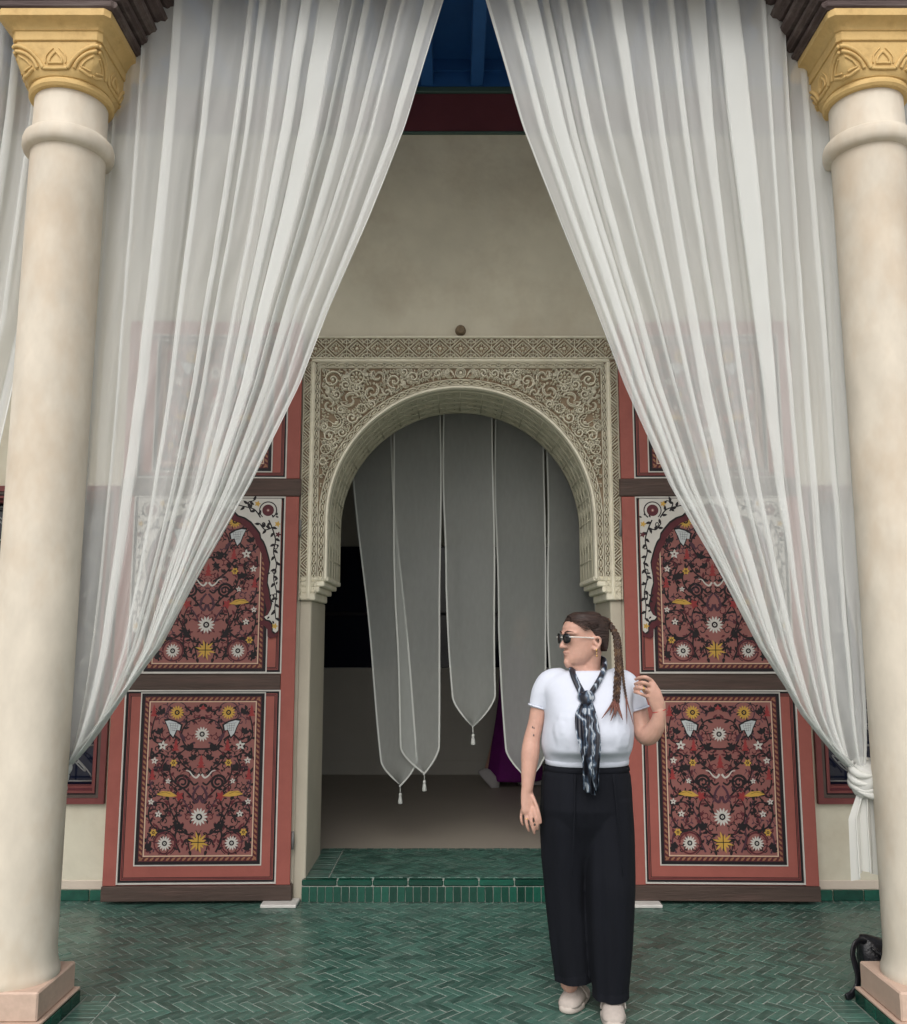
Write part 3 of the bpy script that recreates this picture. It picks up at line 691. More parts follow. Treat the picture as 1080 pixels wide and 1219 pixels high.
def door(root, sg):
    """local frame: hinge (arch) side at x=0, leaf runs to x=sg*1.08; front face towards -y"""
    WD = 1.082; F = -.045
    X = lambda s_: sg * s_
    def part(fn, name, m, parent=root, **k): b = MB(); fn(b); return b.build(name, m, parent, local=True, **k)
    def bb(b, s0, s1, y0, y1, z0, z1, c=.003): p, q = sorted((X(s0), X(s1))); b.bbox(p, q, y0, y1, z0, z1, c)
    part(lambda b: bb(b, .005, WD - .005, -.03, 0, .03, 3.50), 'back_board', M['salmon'])
    # stiles
    for s0, s1 in ((0, .084), (WD - .080, WD)): part(lambda b: bb(b, s0, s1, F, -.0302, .106, 2.393), 'stile', M['salmon'])
    for s0, s1 in ((0, .084), (WD - .080, WD)): part(lambda b: bb(b, s0, s1, F, -.0302, 2.505, 3.51), 'stile', M['salmon'])
    part(lambda b: bb(b, -.012, WD + .004, F - .006, .004, .02, .105, .004), 'bottom_rail', M['rail_wood'])
    part(lambda b: bb(b, .086, WD - .082, F + .006, -.0302, 1.222, 1.316, .003), 'cross_rail', M['rail_wood'])
    part(lambda b: bb(b, -.012, WD + .004, F - .006, -.0302, 2.394, 2.504, .004), 'cross_rail', M['rail_wood'])
    part(lambda b: bb(b, .086, WD - .082, F, -.0302, 3.42, 3.51, .003), 'top_rail', M['salmon'])
    cx = X(WD / 2)
    for name, z0, z1, zf0, zf1 in (('lower_panel', .118, 1.219, .214, 1.208), ('middle_panel', 1.318, 2.390, 1.322, 2.36), ('upper_panel', 2.506, 3.42, 2.545, 3.39)):
        b = MB(); p, q = sorted((X(.088), X(WD - .084))); b.box(p, q, -.034, -.0301, z0, z1)
        pn = b.build(name, M['salmon'], root, local=True)
        # painted lines round the whole panel: white then black, then a thin maroon line
        o0, o1 = sorted((X(.086), X(WD - .082)))
        for w, ins, m in ((.008, -.004, 'white'), (.013, .004, 'black'), (.005, .021, 'maroon'), (.004, .029, 'black')):
            b = MB(); rect_frame(b, o0 + ins, o1 - ins, z0 + ins + (.0 if name == 'lower_panel' else .004), z1 - ins - .002, w, -.0352 if m != 'white' else -.0462, -.0341); b.build('painted_line', M[m], pn, local=True)
        h2 = .370
        b = MB(); rect_frame(b, cx - h2, cx + h2, zf0, zf1, .007, -.0375, -.0341); b.build('painted_line', M['white'], pn, local=True)
        b = MB(); rect_frame(b, cx - h2 + .0075, cx + h2 - .0075, zf0 + .0075, zf1 - .0075, .018, -.0385, -.0341); b.build('painted_line', M['black'], pn, local=True)
        b = MB(); rect_frame(b, cx - h2 + .026, cx + h2 - .026, zf0 + .026, zf1 - .026, .026, -.0375, -.0341); rb = b.build('rope_border', M['maroon'], pn, local=True)
        A = Art(-.0376); x0, x1, y0, y1 = cx - h2 + .028, cx + h2 - .028, zf0 + .028, zf1 - .028; st = .030
        def rope(ax, ay, bx, by):
            L = math.hypot(bx - ax, by - ay); n = int(L / st); ux, uy = (bx - ax) / L, (by - ay) / L; nx, ny = -uy, ux
            for i in range(n):
                t = (i + .5) * L / n; c = (ax + ux * t + nx * .011, ay + uy * t + ny * .011); a = math.atan2(uy + .75 * ny, ux + .75 * nx)
                A.leaf(c[0] - math.cos(a) * .016, c[1] - math.sin(a) * .016, a, .033, .013, 'rope', 0)
        rope(x0, y0, x1, y0); rope(x1, y0, x1, y1); rope(x1, y1, x0, y1); rope(x0, y1, x0, y0)
        A.mb.build('rope_twist', [M[k] for k in MATS], pn, local=True, fix=False)
        b = MB(); rect_frame(b, cx - h2 + .0525, cx + h2 - .0525, zf0 + .0525, zf1 - .0525, .006, -.0382, -.0341); b.build('painted_line', M['cream_line'], pn, local=True)
        b = MB(); b.box(cx - h2 + .059, cx + h2 - .059, -.0362, -.0341, zf0 + .059, zf1 - .059); b.build('field', M['rose'], pn, local=True)
        A = Art(-.0363); motif(A, cx, zf0 + .062, h2 - .066, zf1 - zf0 - .124, seed=int(z0 * 10) + (3 if sg > 0 else 40)); A.mb.build('painted_flowers', [M[k] for k in MATS], pn, local=True, fix=False)
    # white pierced spandrel board over the middle panel: multifoil arch
    half = [(.435, 2.378), (.435, 1.575), (.420, 1.560), (.404, 1.572), (.402, 1.615), (.385, 1.635), (.362, 1.640), (.350, 1.655), (.372, 1.668), (.388, 1.70), (.396, 1.735), (.385, 1.775), (.378, 1.82), (.366, 1.86), (.368, 1.905), (.375, 1.95), (.378, 1.985), (.366, 2.03), (.352, 2.075), (.335, 2.115), (.318, 2.135), (.312, 2.165), (.285, 2.20), (.255, 2.235), (.215, 2.262), (.175, 2.275), (.150, 2.30), (.105, 2.318), (.06, 2.325), (.035, 2.340), (.0, 2.352), (.0, 2.378)]
    b = MB()
    def board(off, y0, y1):
        bb_ = MB()
        for m_ in (-1, 1):
            pts = [(cx + m_ * max(0, x - (off if 0 < x < .43 else 0)), z - (off if z < 2.37 else 0)) for x, z in half]
            # strips between outer edge and foil edge keep the polygon convex-free faces tidy
            bb_.loft([[(x, y1, z) for x, z in pts], [(x, y0, z) for x, z in pts]])
        return bb_
    board(.034, -.0445, -.0405).build('spandrel_border', M['maroon'], root, local=True)
    board(.008, -.0480, -.0446).build('spandrel_outline', M['black'], root, local=True)
    sp = board(0, -.0545, -.0481).build('spandrel_board', M['white'], root, local=True)
    A = Art(-.0546)
    for m_ in (-1, 1):
        P = lambda x, z: (cx + m_ * x, z)
        A.stroke([P(.355 + .052 * math.cos(t), 2.305 + .052 * math.sin(t)) for t in [-1.0 + i * .22 for i in range(24)]], .008, .006, 'black')
        A.disc(*P(.355, 2.305), .036, 'maroon', 1, 18); A.disc(*P(.355, 2.305), .010, 'rose', 2); A.disc(*P(.355, 2.305), .004, 'white', 3)
        rr = random.Random(5)
        for st in ([(.36, 2.245), (.385, 2.19), (.405, 2.12), (.395, 2.05), (.415, 1.97), (.40, 1.89), (.42, 1.80), (.412, 1.72), (.42, 1.64)], [(.31, 2.26), (.27, 2.31), (.20, 2.33), (.12, 2.35)], [(.385, 2.20), (.34, 2.185), (.305, 2.225)], [(.25, 2.30), (.23, 2.35), (.27, 2.365)]):
            S = [P(*p) for p in spline(st, 6)]; A.stroke(S, .0085, .006, 'black')
            for i in range(2, len(S) - 1, 3):
                a = math.atan2(S[i + 1][1] - S[i][1], S[i + 1][0] - S[i][0]); A.leaf(S[i][0], S[i][1], a + (1 if i % 2 else -1) * .9, .036, .017, 'black')
        for x, z, m in ((.415, 2.22, 'yellow'), (.42, 2.155, 'maroon'), (.29, 2.345, 'yellow'), (.415, 1.60, 'yellow')):
            for k in range(5): A.leaf(*P(x, z), k * 1.257, .020, .011, m, 1)
        for x, z in ((.408, 2.08), (.404, 1.93), (.411, 1.78), (.33, 2.215)): A.stroke([P(x + .010 * math.cos(t * .6), z + .014 * math.sin(t * .6)) for t in range(12)], .006, .006, 'black', 1)
        for k in range(16):
            q = rr.random(); A.leaf(*P(.40 + .022 * math.cos(k * 2.2), 2.28 - .66 * q), rr.uniform(0, 6), .022, .011, 'black')
    A.mb.build('painted_vine', [M[k] for k in MATS], sp, local=True, fix=False)
    for z in (.35, 2.2):                                  # hinges on the arch side
        b = MB(); b.tube([(X(-.006), -.02, z - .05), (X(-.006), -.02, z + .05)], .009, 8); b.build('hinge', M['iron'], root, local=True, smooth=True)
dl = empty('painted_door', (X0 - .998, WY - .03, 0), R(1.6)); tag(dl, 'left red painted wooden door leaf with floral panels, nearest the white column at left', 'door', 'painted door leaves folded back against the wall')
door(dl, -1)
dr_ = empty('painted_door', (X0 + .992, WY - .03, 0), R(-1.6)); tag(dr_, 'right red painted wooden door leaf with floral panels, behind the standing woman', 'door', 'painted door leaves folded back against the wall')
door(dr_, 1)
for sg, nm in ((-1, 'left'), (1, 'right')):
    p, q = sorted((wx(sg * .945), wx(sg * 1.15)))
    b = MB(); b.bbox(p, q, WY - .16, WY - .012, .0, .019, .004); tag(b.build('pivot_stone', M['marble']), 'flat white marble pivot stone on the floor under the %s door leaf' % nm, 'stone', 'door pivot stones')
# ================================================================== WINDOWS
M['frame_red'] = mat('frame_red', (.17, .045, .042), .55, .12, 10, .1, 40, .3)
M['frame_brown'] = mat('frame_brown', (.085, .060, .050), .6, .2, 12, .1, 40, .3)
def window(sg, label):
    root = empty('grille_window', (wx(sg * 2.75), WY, WZ0)); tag(root, label, 'window', 'grille windows beside the doors')
    x0, x1 = sorted((wx(sg * W0), wx(sg * W1)))
    for ins, w, m, y0, nm in ((-.048, .034, 'frame_red', -.03, 'outer_frame'), (-.0135, .018, 'frame_brown', -.022, 'middle_frame'), (.005, .008, 'black', -.010, 'groove'), (.0135, .014, 'frame_red', -.018, 'inner_frame'), (.028, .008, 'maroon', .012, 'inner_frame'), (.0365, .012, 'frame_red', .022, 'inner_frame')):
        b = MB(); rect_frame(b, x0 + ins, x1 - ins, WZ0 + ins, WZ1 - ins, w, WY + y0, WY + .10); b.build(nm, M[m], root)
    b = MB(); b.box(x0, x1, WY + .16, WY + .17, WZ0, WZ1); b.build('pane', M['navy'], root)
    gx0, gx1, gz0, gz1 = x0 + .05, x1 - .05, WZ0 + .05, WZ1 - .05; gy = WY + .075
    gr = MB()
    for k in range(6): x = gx0 + (gx1 - gx0) * k / 5; gr.tube([(x, gy, gz0 - .02), (x, gy, gz1 + .02)], .006, 6)
    for k in range(9):
        z = gz0 + .02 + (gz1 - gz0 - .04) * k / 8; gr.tube([(gx0 - .02, gy, z), (gx1 + .02, gy, z)], .006, 6)
    gl = gr.build('grille', M['iron'], root, smooth=True)
    cw, ch = (gx1 - gx0) / 5, (gz1 - gz0 - .04) / 8; sc = MB(); r0 = min(cw, ch) * .40
    for d in (1, -1): sc.tube([(d * r0 * (1 - .8 * i / 22) * math.cos(.45 * i), 0, ch * (-.04) + r0 * (1 - .8 * i / 22) * math.sin(.45 * i - 1.3)) for i in range(23)], .0042, 5) if d == 1 else None
    scm = sc.mesh('scroll', M['iron'], True)
    for i in range(5):
        for k in range(8):
            o = place('scroll', scm, gl, (gx0 + cw * (i + .5) - wloc(root).x, gy - .008 - WY, gz0 + .02 + ch * (k + .5) - WZ0))
            if (i + k) % 2: o.rotation_euler[2] = PI
window(-1, 'dark iron grille window in red frame behind the left column')
window(1, 'dark iron grille window in red frame beyond the right door and tied curtain')
# ================================================================== COLUMNS
def column(c, sg, side, dx=0.0):
    cx, cy = c; root = empty('column', (cx, cy, 0)); tag(root, 'pale plaster column with gold painted capital at the %s edge of the picture' % side, 'column', 'portico columns')
    b = MB(); b.box(cx - PH - .012, cx + PH + .012, cy - PH - .012, cy + PH + .012, -.003, .052); base = b.build('plinth_base', M['grout'], root)
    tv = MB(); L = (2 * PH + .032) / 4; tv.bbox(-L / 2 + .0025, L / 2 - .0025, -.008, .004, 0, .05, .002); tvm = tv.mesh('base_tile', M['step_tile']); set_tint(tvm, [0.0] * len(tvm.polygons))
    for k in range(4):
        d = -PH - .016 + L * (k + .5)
        for ax in range(4):
            q = PH + .013
            loc, rz = (((d, -q, 0), 0), ((q, d, 0), PI / 2), ((d, q, 0), PI), ((-q, d, 0), -PI / 2))[ax]
            o = place('base_tile', tvm, base, loc, rz)
    b = MB(); b.bbox(cx - PH - .018, cx + PH + .018, cy - PH - .018, cy + PH + .018, .0525, .064, .003); b.bbox(cx - PH, cx + PH, cy - PH, cy + PH, .0641, .172, .006); b.build('plinth', M['plinth'], root)
    cx += dx                                                 # the shaft stands a little off the plinth's centre
    b = MB(); LEAN = (-.018 if sg < 0 else .016); b.lathe(cx, cy, [(.176, .1721), (.177, .180), (.176, .196), (.171, .208), (.165, .23), (.161, .27), (.160, .6), (.1605, 1.6), (.1605, 2.8), (.161, 3.692), (.162, 3.697), (.182, 3.701), (.191, 3.709), (.197, 3.727), (.197, 3.751), (.192, 3.771), (.182, 3.782), (.166, 3.786), (.160, 3.794), (.158, 3.98)], 72); b.v = [(v[0] + LEAN * (1 - v[2] / 4), v[1], v[2]) for v in b.v]; b.build('shaft', M['column'], root, auto=40)
    # capital
    def sq(h, z, r=0.0, n=16):
        """square of half width h; r mixes it towards a circle"""
        P = []
        for i in range(4 * n):
            a = 2 * PI * (i + .5) / (4 * n) + PI / 4; ca, sa = math.cos(a), math.sin(a); k = h / max(abs(ca), abs(sa)); q = (1 - r) * k + r * h
            P.append((cx + q * ca, cy + q * sa, z))
        return P
    b = MB(); b.loft([sq(.160, 3.955, 1), sq(.176, 3.957, 1), sq(.184, 3.968, 1), sq(.184, 3.984, 1), sq(.176, 3.996, .95), sq(.180, 3.998, .8), sq(.184, 4.006, .72), sq(.188, 4.022, .55), sq(.190, 4.05, .30), sq(.191, 4.09, .12), sq(.192, 4.13, .03), sq(.192, 4.1545, 0)])
    cap = b.build('capital', M['gold'], root, auto=32)
    b = MB(); b.loft([sq(.198, 4.155), sq(.200, 4.158), sq(.200, 4.196), sq(.203, 4.199), sq(.206, 4.20)]); b.build('fillet', M['gold'], cap, auto=30)
    b = MB(); b.loft([sq(.204, 4.2005), sq(.206, 4.206), sq(.214, 4.216), sq(.228, 4.228), (sq(.243, 4.236)), sq(.25, 4.240), sq(.25, 4.272)]); b.build('abacus', M['gold'], cap, auto=30)
    def hw(z): return .178 + .016 * min(1, max(0, (z - 4.0) / .08))
    rb = MB()
    for k in range(4):
        ca, sa = math.cos(k * PI / 2), math.sin(k * PI / 2)
        def surf(u, z, out=.0):                             # u across a face, on the lofted body
            rr = np.interp(z, [3.998, 4.006, 4.022, 4.05, 4.09, 4.13, 4.1545], [.8, .72, .55, .30, .12, .03, 0]); h = np.interp(z, [3.998, 4.006, 4.022, 4.05, 4.09, 4.1545], [.180, .184, .188, .190, .191, .192])
            a = math.atan2(u, h); kk = h / math.cos(a); q = (1 - rr) * kk + rr * h
            lx, ly = q * math.sin(a), -q * math.cos(a) - out
            return (cx + ca * lx - sa * ly, cy + sa * lx + ca * ly, z)
        T_ = lambda pts, r: rb.tube([surf(u, z, .002) for u, z in spline(pts, 6)], r * 1.2, 8)
        T_([(-.055, 4.028), (0, 4.024), (.055, 4.028)], .006)
        for m_ in (-1, 1):
            T_([(m_ * .055, 4.028), (m_ * .078, 4.065), (m_ * .115, 4.105), (m_ * .160, 4.128), (m_ * .19, 4.130)], .0075)
            T_([(m_ * .085, 4.030), (m_ * .105, 4.068), (m_ * .145, 4.098), (m_ * .186, 4.108)], .007)
            T_([(m_ * .11, 4.030), (m_ * .155, 4.014), (m_ * .186, 4.012)], .006)
            T_([(m_ * .118, 4.040), (m_ * .138, 4.066), (m_ * .172, 4.086)], .004); T_([(m_ * .118, 4.040), (m_ * .172, 4.026)], .004)
            T_([(m_ * .030, 4.052), (m_ * .024, 4.075), (0, 4.105)], .0045)
            T_([(m_ * .045, 4.05), (m_ * .042, 4.085), (m_ * .012, 4.122)], .003)
        T_([(-.034, 4.05), (.034, 4.05)], .0045)
    rb.build('capital_carving', M['gold'], cap, smooth=True)
    # stepped timber bracket on the capital
    br = empty('timber_bracket', (cx, cy, 4.272)); tag(br, 'dark weathered timber bracket on top of the %s gold capital' % side, 'bracket', 'timber brackets on the capitals')
    for k, (a, z0, z1, d) in enumerate(((.268, 4.273, 4.318, .25), (.30, 4.319, 4.365, .245), (.335, 4.366, 4.43, .25), (.365, 4.431, 4.52, .245), (.40, 4.521, 4.619, .25))):
        b = MB(); b.bbox(cx - a, cx + a, cy - d, cy + d, z0, z1, .012)
        for t in range(3): b.tube([(cx + (a + .001) * e, cy - d + .04 + t * .0, z0 + (z1 - z0) * (.3 + .25 * t)) for e in (-1, 1)], .006, 6) if t < 0 else None
        for e in (-1, 1): b.tube([(cx + e * (a - .004), cy - d + .01, (z0 + z1) / 2), (cx + e * (a - .004), cy + d - .01, (z0 + z1) / 2)], (z1 - z0) * .36, 8)
        b.build('bracket_layer', M['old_wood'], br, auto=35)
column(PL, -1, 'left', .012); column(PR, 1, 'right', .008)
# ================================================================== CURTAINS
CY = 4.0
IN_L = [(4.9, .045), (4.58, -.04), (3.885, -.23), (3.445, -.387), (3.016, -.56), (2.658, -.686), (2.194, -.901), (1.848, -1.094), (1.488, -1.282), (1.219, -1.488), (1.007, -1.66), (.955, -1.70)]
IN_R = [(4.9, .06), (4.58, .143), (3.885, .326), (3.42, .489), (3.016, .637), (2.658, .763), (2.194, .957), (1.848, 1.15), (1.488, 1.337), (1.20, 1.523), (1.007, 1.70), (.955, 1.745)]
def curtain(name, inner, tie, outer_top, label, seed, nf, ztop=4.9, yc=CY, NZ=84, cat_group='sheer curtains hung between the columns', sparse=None):
    """cloth pleated into flat runs and Z-folds; every fibre runs from the rod down to the tie"""
    rs = random.Random(seed); root = empty(name, (tie[0], yc, tie[1])); tag(root, label, 'curtain', cat_group)
    zi = [p[0] for p in inner][::-1]; xi = [p[1] for p in inner][::-1]
    xtop = np.interp(ztop, zi, xi); span = outer_top - xtop
    runs = [(rs.uniform(.7, 1.9) if (sparse is None or k / nf < sparse) else rs.uniform(2.2, 3.2), rs.choice((.14, .22, .35, .6, .9, 1.25)) * rs.uniform(.85, 1.15)) for k in range(nf)]
    tot = sum(r[0] + r[1] for r in runs); C = [(0, 0, 0, -1)]; x = 0.0
    for k, (w1, w2) in enumerate(runs):
        w1 /= tot; w2 /= tot; d = rs.uniform(.010, .020); bow = rs.uniform(-.020, .020)
        C.append((x + w1 * .35, 0, bow, k)); C.append((x + w1 * .7, 0, bow * .8 - d * .4, k))
        c = x + w1 + w2 * .5                                    # front layer, return, back layer
        C.append((c, -w2 * .45, -d * .9, k)); C.append((c, w2 * .42, -d, k)); C.append((c, w2 * .56, -d * .35, k)); C.append((c, w2 * .40, 0, k)); C.append((c, -w2 * .40, .002, k)); C.append((c, -w2 * .54, d * .4, k)); C.append((c, -w2 * .38, d * .9, k)); C.append((c, w2 * .45, d * .8, k))
        x += w1 + w2
    C.append((1.0, 0, 0, nf)); S = spline([(c[0], c[1], c[2]) for c in C], 4); NP = len(S); S = np.array(S)
    kid = np.interp(np.arange(NP), np.arange(len(C)) * 4, [c[3] for c in C]); base = np.clip(S[:, 0], 0, 1)
    wv = [(rs.uniform(.25, .9), rs.uniform(0, 6), rs.uniform(.3, .9), rs.uniform(0, 6)) for _ in range(nf + 2)]
    ki = np.clip(np.round(kid).astype(int), 0, nf + 1); F1 = np.array([wv[k][0] for k in ki]); G1 = np.array([wv[k][1] for k in ki]); H1 = np.array([wv[k][2] for k in ki]); I1 = np.array([wv[k][3] for k in ki])
    rows = []
    for k in range(NZ + 1):
        t = k / NZ; z = ztop + (tie[1] - ztop) * (1 - (1 - t) ** 1.12)
        gz = min(1.0, max(0.0, (np.interp(z, zi, xi) - tie[0]) / (xtop - tie[0])))
        P = np.clip(base + S[:, 1] * (.85 + .55 * np.sin(2 * PI * F1 * t + G1)) + .006 * np.sin(2 * PI * H1 * t + I1), 0, 1.02)
        e = 1 - .58 * np.minimum(1, np.maximum(P, 0) * 1.25)
        xx = tie[0] + (xtop + span * P - tie[0]) * gz ** e
        loc = max(.18, gz ** .6)
        y = yc + S[:, 2] * (.7 + .6 * loc) + .030 * np.sin(2 * PI * 2.6 * base + 1.8 * t + seed) * loc + .012 * np.sin(2 * PI * 7 * base - 2.5 * t) * loc - .03 * math.sin(PI * t) * (1 - base) + (1 - loc) * .03 * np.sin(2 * PI * 5 * base) + .0035 * np.sin(61 * base + 17 * t + 3 * np.sin(9 * t)) + .0025 * np.sin(140 * base - 31 * t + 4 * np.sin(13 * t + base * 20))
        rows.append(np.stack([xx, y, np.full(NP, z)], 1))
    G = np.array(rows); b = MB(); b.grid(G.tolist()); b.build('drape', M['curtain'], root, smooth=True, fix=False)
    hb = MB(); hb.grid([[(r[0][0] + (r[4][0] - r[0][0]) * j / 4 * .45, r[0][1] + (r[4][1] - r[0][1]) * j / 4 * .45 - .003, r[0][2]) for j in range(5)] for r in G.tolist()]); hb.build('hem', M['chem'], root, smooth=True, fix=False)
    return root
def knot(root, c, tail=True, seed=1, scale=1.0):
    rs = random.Random(seed); cx, cy, cz = c; S = scale
    b = MB(); n = 40; rings = []
    for k in range(25):                                     # bulging wrapped knot with creases
        t = k / 24; z = cz + (.055 - .125 * t) * S; rr = (.018 + .047 * math.sin(PI * min(1, .08 + t * .92)) ** .7) * S
        rings.append([(cx + rr * 1.0 * math.cos(a) * (1 + .10 * math.sin(2.0 * a + 5 * t)) + .012 * math.sin(5 * t), cy + rr * .85 * math.sin(a), z + .018 * S * math.sin(a * 1 + .7) + .004 * math.sin(5 * a + 9 * t)) for a in [2 * PI * j / n for j in range(n)]])
    b.loft(rings)
    for q in range(4):                                      # cloth bands crossing over it
        a0 = rs.uniform(-.6, .6); zz = cz + (.038 - .03 * q) * S; tilt = rs.uniform(-.5, .5)
        b.tube([(cx + .054 * S * math.cos(t), cy + .047 * S * math.sin(t), zz + .022 * S * math.sin(t + a0) * (1 + tilt)) for t in [2 * PI * i / 22 for i in range(23)]], [.012 * S + .006 * S * math.sin(i * .6 + q) for i in range(23)], 7)
    b.build('knot', M['curtain_knot'], root, smooth=True)
    if tail:
        for lay in range(2):
            b = MB(); rows = []
            for k in range(30):
                t = k / 29; z = cz - .055 - (.335 - .06 * lay) * t; wv = .030 + .046 * min(1, t * 3)
                row = []
                for j in range(49):
                    u = j / 48 * 2 - 1; f = 3.2 * PI * u + lay * 1.3
                    row.append((cx + .004 + lay * .022 - .004 * t + u * wv + .008 * math.sin(f * 2), cy - .012 + lay * .022 + .020 * math.sin(f) * (.5 + .6 * t), z - .075 * t * (u * -.5 + .3 * math.sin(u * 3 + lay)) * t))
                rows.append(row)
            b.grid(rows); b.build('tail', M['curtain_knot'], root, smooth=True, fix=False)
cl = curtain('curtain', IN_L, (-1.70, .955), -1.78, 'left sheer white curtain swept aside and tied behind the left column', 11, 15, sparse=.62)
knot(cl, (-1.715, 4.0, .955), False, 3)
crt = curtain('curtain', IN_R, (1.745, .955), 1.83, 'right sheer white curtain gathered into a knot beside the right column', 23, 14)
knot(crt, (1.752, 3.985, .94), True, 5)
# curtains of the neighbouring bays, seen past the columns
IN_LL = [(4.9, -1.84), (4.0, -1.86), (3.0, -1.93), (2.0, -2.1), (1.4, -2.3), (1.0, -2.6), (.955, -2.7)]
c3 = curtain('curtain', [(z, x) for z, x in IN_LL], (-3.0, .955), -3.0, 'sheer white curtain of the next bay, left of the left column', 31, 9, yc=4.02, NZ=50)
IN_RR = [(4.9, 1.70), (3.0, 1.72), (2.2, 1.745), (1.7, 1.765), (1.5, 1.80), (1.35, 1.835), (1.22, 1.885), (1.1, 1.98), (.955, 2.3)]
c4 = curtain('curtain', IN_RR, (2.9, .955), 2.9, 'sheer white curtain of the next bay showing as a sliver against the right column', 37, 9, yc=4.10, NZ=60)
rd = MB(); rd.tube([(-6, 4.0, 4.93), (6, 4.0, 4.93)], .016, 10); tag(rd.build('curtain_rod', M['iron'], smooth=True), 'long iron curtain rod behind the lintel', 'rod')
# ================================================================== HANGING CLOTH STRIPS IN THE DOORWAY
SY = 6.30
def strip(edgeL, edgeR, tip, y, label, seed, tassel=True):
    """edges as (x, z) from the rod down; the bottom comes to a point"""
    rs = random.Random(seed); root = empty('cloth_strip', (tip[0], y, tip[1])); tag(root, label, 'cloth strip', 'grey cloth strips hanging in the doorway')
    zL = [p[1] for p in edgeL][::-1]; xL = [p[0] for p in edgeL][::-1]; zR = [p[1] for p in edgeR][::-1]; xR = [p[0] for p in edgeR][::-1]
    n, m = 70, 17; eL, eR = edgeL[-1], edgeR[-1]
    ph = rs.uniform(0, 6); am = rs.uniform(.02, .035)
    def Y(u, t): return y + am * math.sin(2.4 * u + ph + 1.5 * t) + .010 * t * math.sin(5 * u + ph) + .02 * t * t * math.sin(ph)
    def XL(u, q):
        return q
    def pt(u, t):                                            # t 0 top..1 straight end
        zl = 3.4 + (eL[1] - 3.4) * t; zr = 3.4 + (eR[1] - 3.4) * t
        a = np.interp(zl, zL, xL) + .005 * math.sin(11 * t + ph); c = np.interp(zr, zR, xR) + .005 * math.sin(9 * t + ph * 2)
        return (a + (c - a) * u, Y(u, t), zl + (zr - zl) * u)
    rows = [[pt(j / (m - 1), i / n) for j in range(m)] for i in range(n + 1)]
    kk = 14
    for i in range(1, kk + 1):                                # tapering point with gently bowed sides
        s = i / kk; row = []
        for j in range(m):
            u = j / (m - 1); a = np.array(pt(u, 1)); bow = 1 - s ** 1.55
            cpt = np.array((tip[0], Y(.5, 1), tip[1])); base = np.array(pt(.5, 1))
            z = a[2] + (tip[1] - a[2]) * s; x = tip[0] + (a[0] - tip[0]) * bow
            row.append((x, a[1], z))
        rows.append(row)
    b = MB(); b.grid(rows); b.build('cloth', M['strip'], root, smooth=True, fix=False)
    hm = MB(); full = [r[0] for r in rows] + [rows[-1][m // 2]]; fr = [r[-1] for r in rows] + [rows[-1][m // 2]]
    for e, sg in ((full, 1), (fr, -1)):
        P = [Vector(p) for p in e]; A_, B_ = [], []
        for i, p in enumerate(P):
            d = P[min(i + 1, len(P) - 1)] - P[max(i - 1, 0)]; nrm = Vector((-d.z, 0, d.x)).normalized() * sg if d.length > 1e-6 else Vector((0, 0, 1))
            A_.append((p.x, p.y - .004, p.z)); B_.append((p.x + nrm.x * .011, p.y - .005, p.z + nrm.z * .011))
        hm.grid([[a, c] for a, c in zip(A_, B_)])
    hm.build('hem', M['hem'], root, fix=False)
    if tassel:
        tx, ty, tz = rows[-1][m // 2]; tb = MB()
        tb.tube([(tx, ty - .006, tz + .004), (tx + .001, ty - .006, tz - .045)], .0035, 6)
        tb.lathe(tx + .001, ty - .006, [(.003, tz - .040), (.010, tz - .044), (.011, tz - .054), (.008, tz - .060), (.012, tz - .075), (.016, tz - .108), (.013, tz - .112)], 12); tb.build('tassel', M['hem'], root, smooth=True)
strip([(-0.791, 3.4), (-0.710, 2.582), (-0.589, 1.527), (-0.499, 0.696)], [(-0.467, 3.4), (-0.413, 2.462), (-0.318, 1.527), (-0.238, 0.713)], (-0.362, 0.531), SY + .06, 'leftmost grey sheer cloth strip, drifting behind its neighbour with a low tassel', 1)
strip([(-0.437, 3.4), (-0.427, 2.702), (-0.407, 1.757), (-0.358, 0.796)], [(-0.090, 3.4), (-0.088, 2.462), (-0.087, 1.527), (-0.097, 0.807)], (-0.198, 0.619), SY, 'grey sheer cloth strip second from the left, its tassel above the room floor', 2)
strip([(-0.078, 3.4), (-0.071, 2.462), (-0.058, 1.873), (-0.011, 1.136)], [(0.282, 3.4), (0.283, 2.462), (0.285, 1.757), (0.292, 1.147)], (0.131, 0.929), SY - .01, 'shortest grey sheer cloth strip in the middle with highest pointed end', 3)
strip([(0.294, 3.4), (0.295, 2.462), (0.307, 1.585), (0.352, 0.785)], [(0.647, 3.4), (0.643, 2.462), (0.636, 1.527), (0.642, 0.796)], (0.509, 0.575), SY + .005, 'long grey sheer cloth strip just left of the woman, behind her arm', 4)
strip([(0.659, 3.4), (0.655, 2.462), (0.647, 1.527), (0.660, 0.851)], [(1.031, 3.4), (1.009, 2.462), (0.982, 1.527), (0.956, 0.851)], (0.804, 0.658), SY + .02, 'rightmost grey sheer cloth strip hanging behind the woman\'s head', 5)
rd = MB(); rd.tube([(-.9, SY, 3.4), (1.0, SY, 3.4)], .012, 8); tag(rd.build('strip_rod', M['iron'], smooth=True), 'thin iron rod carrying the cloth strips behind the arch', 'rod')
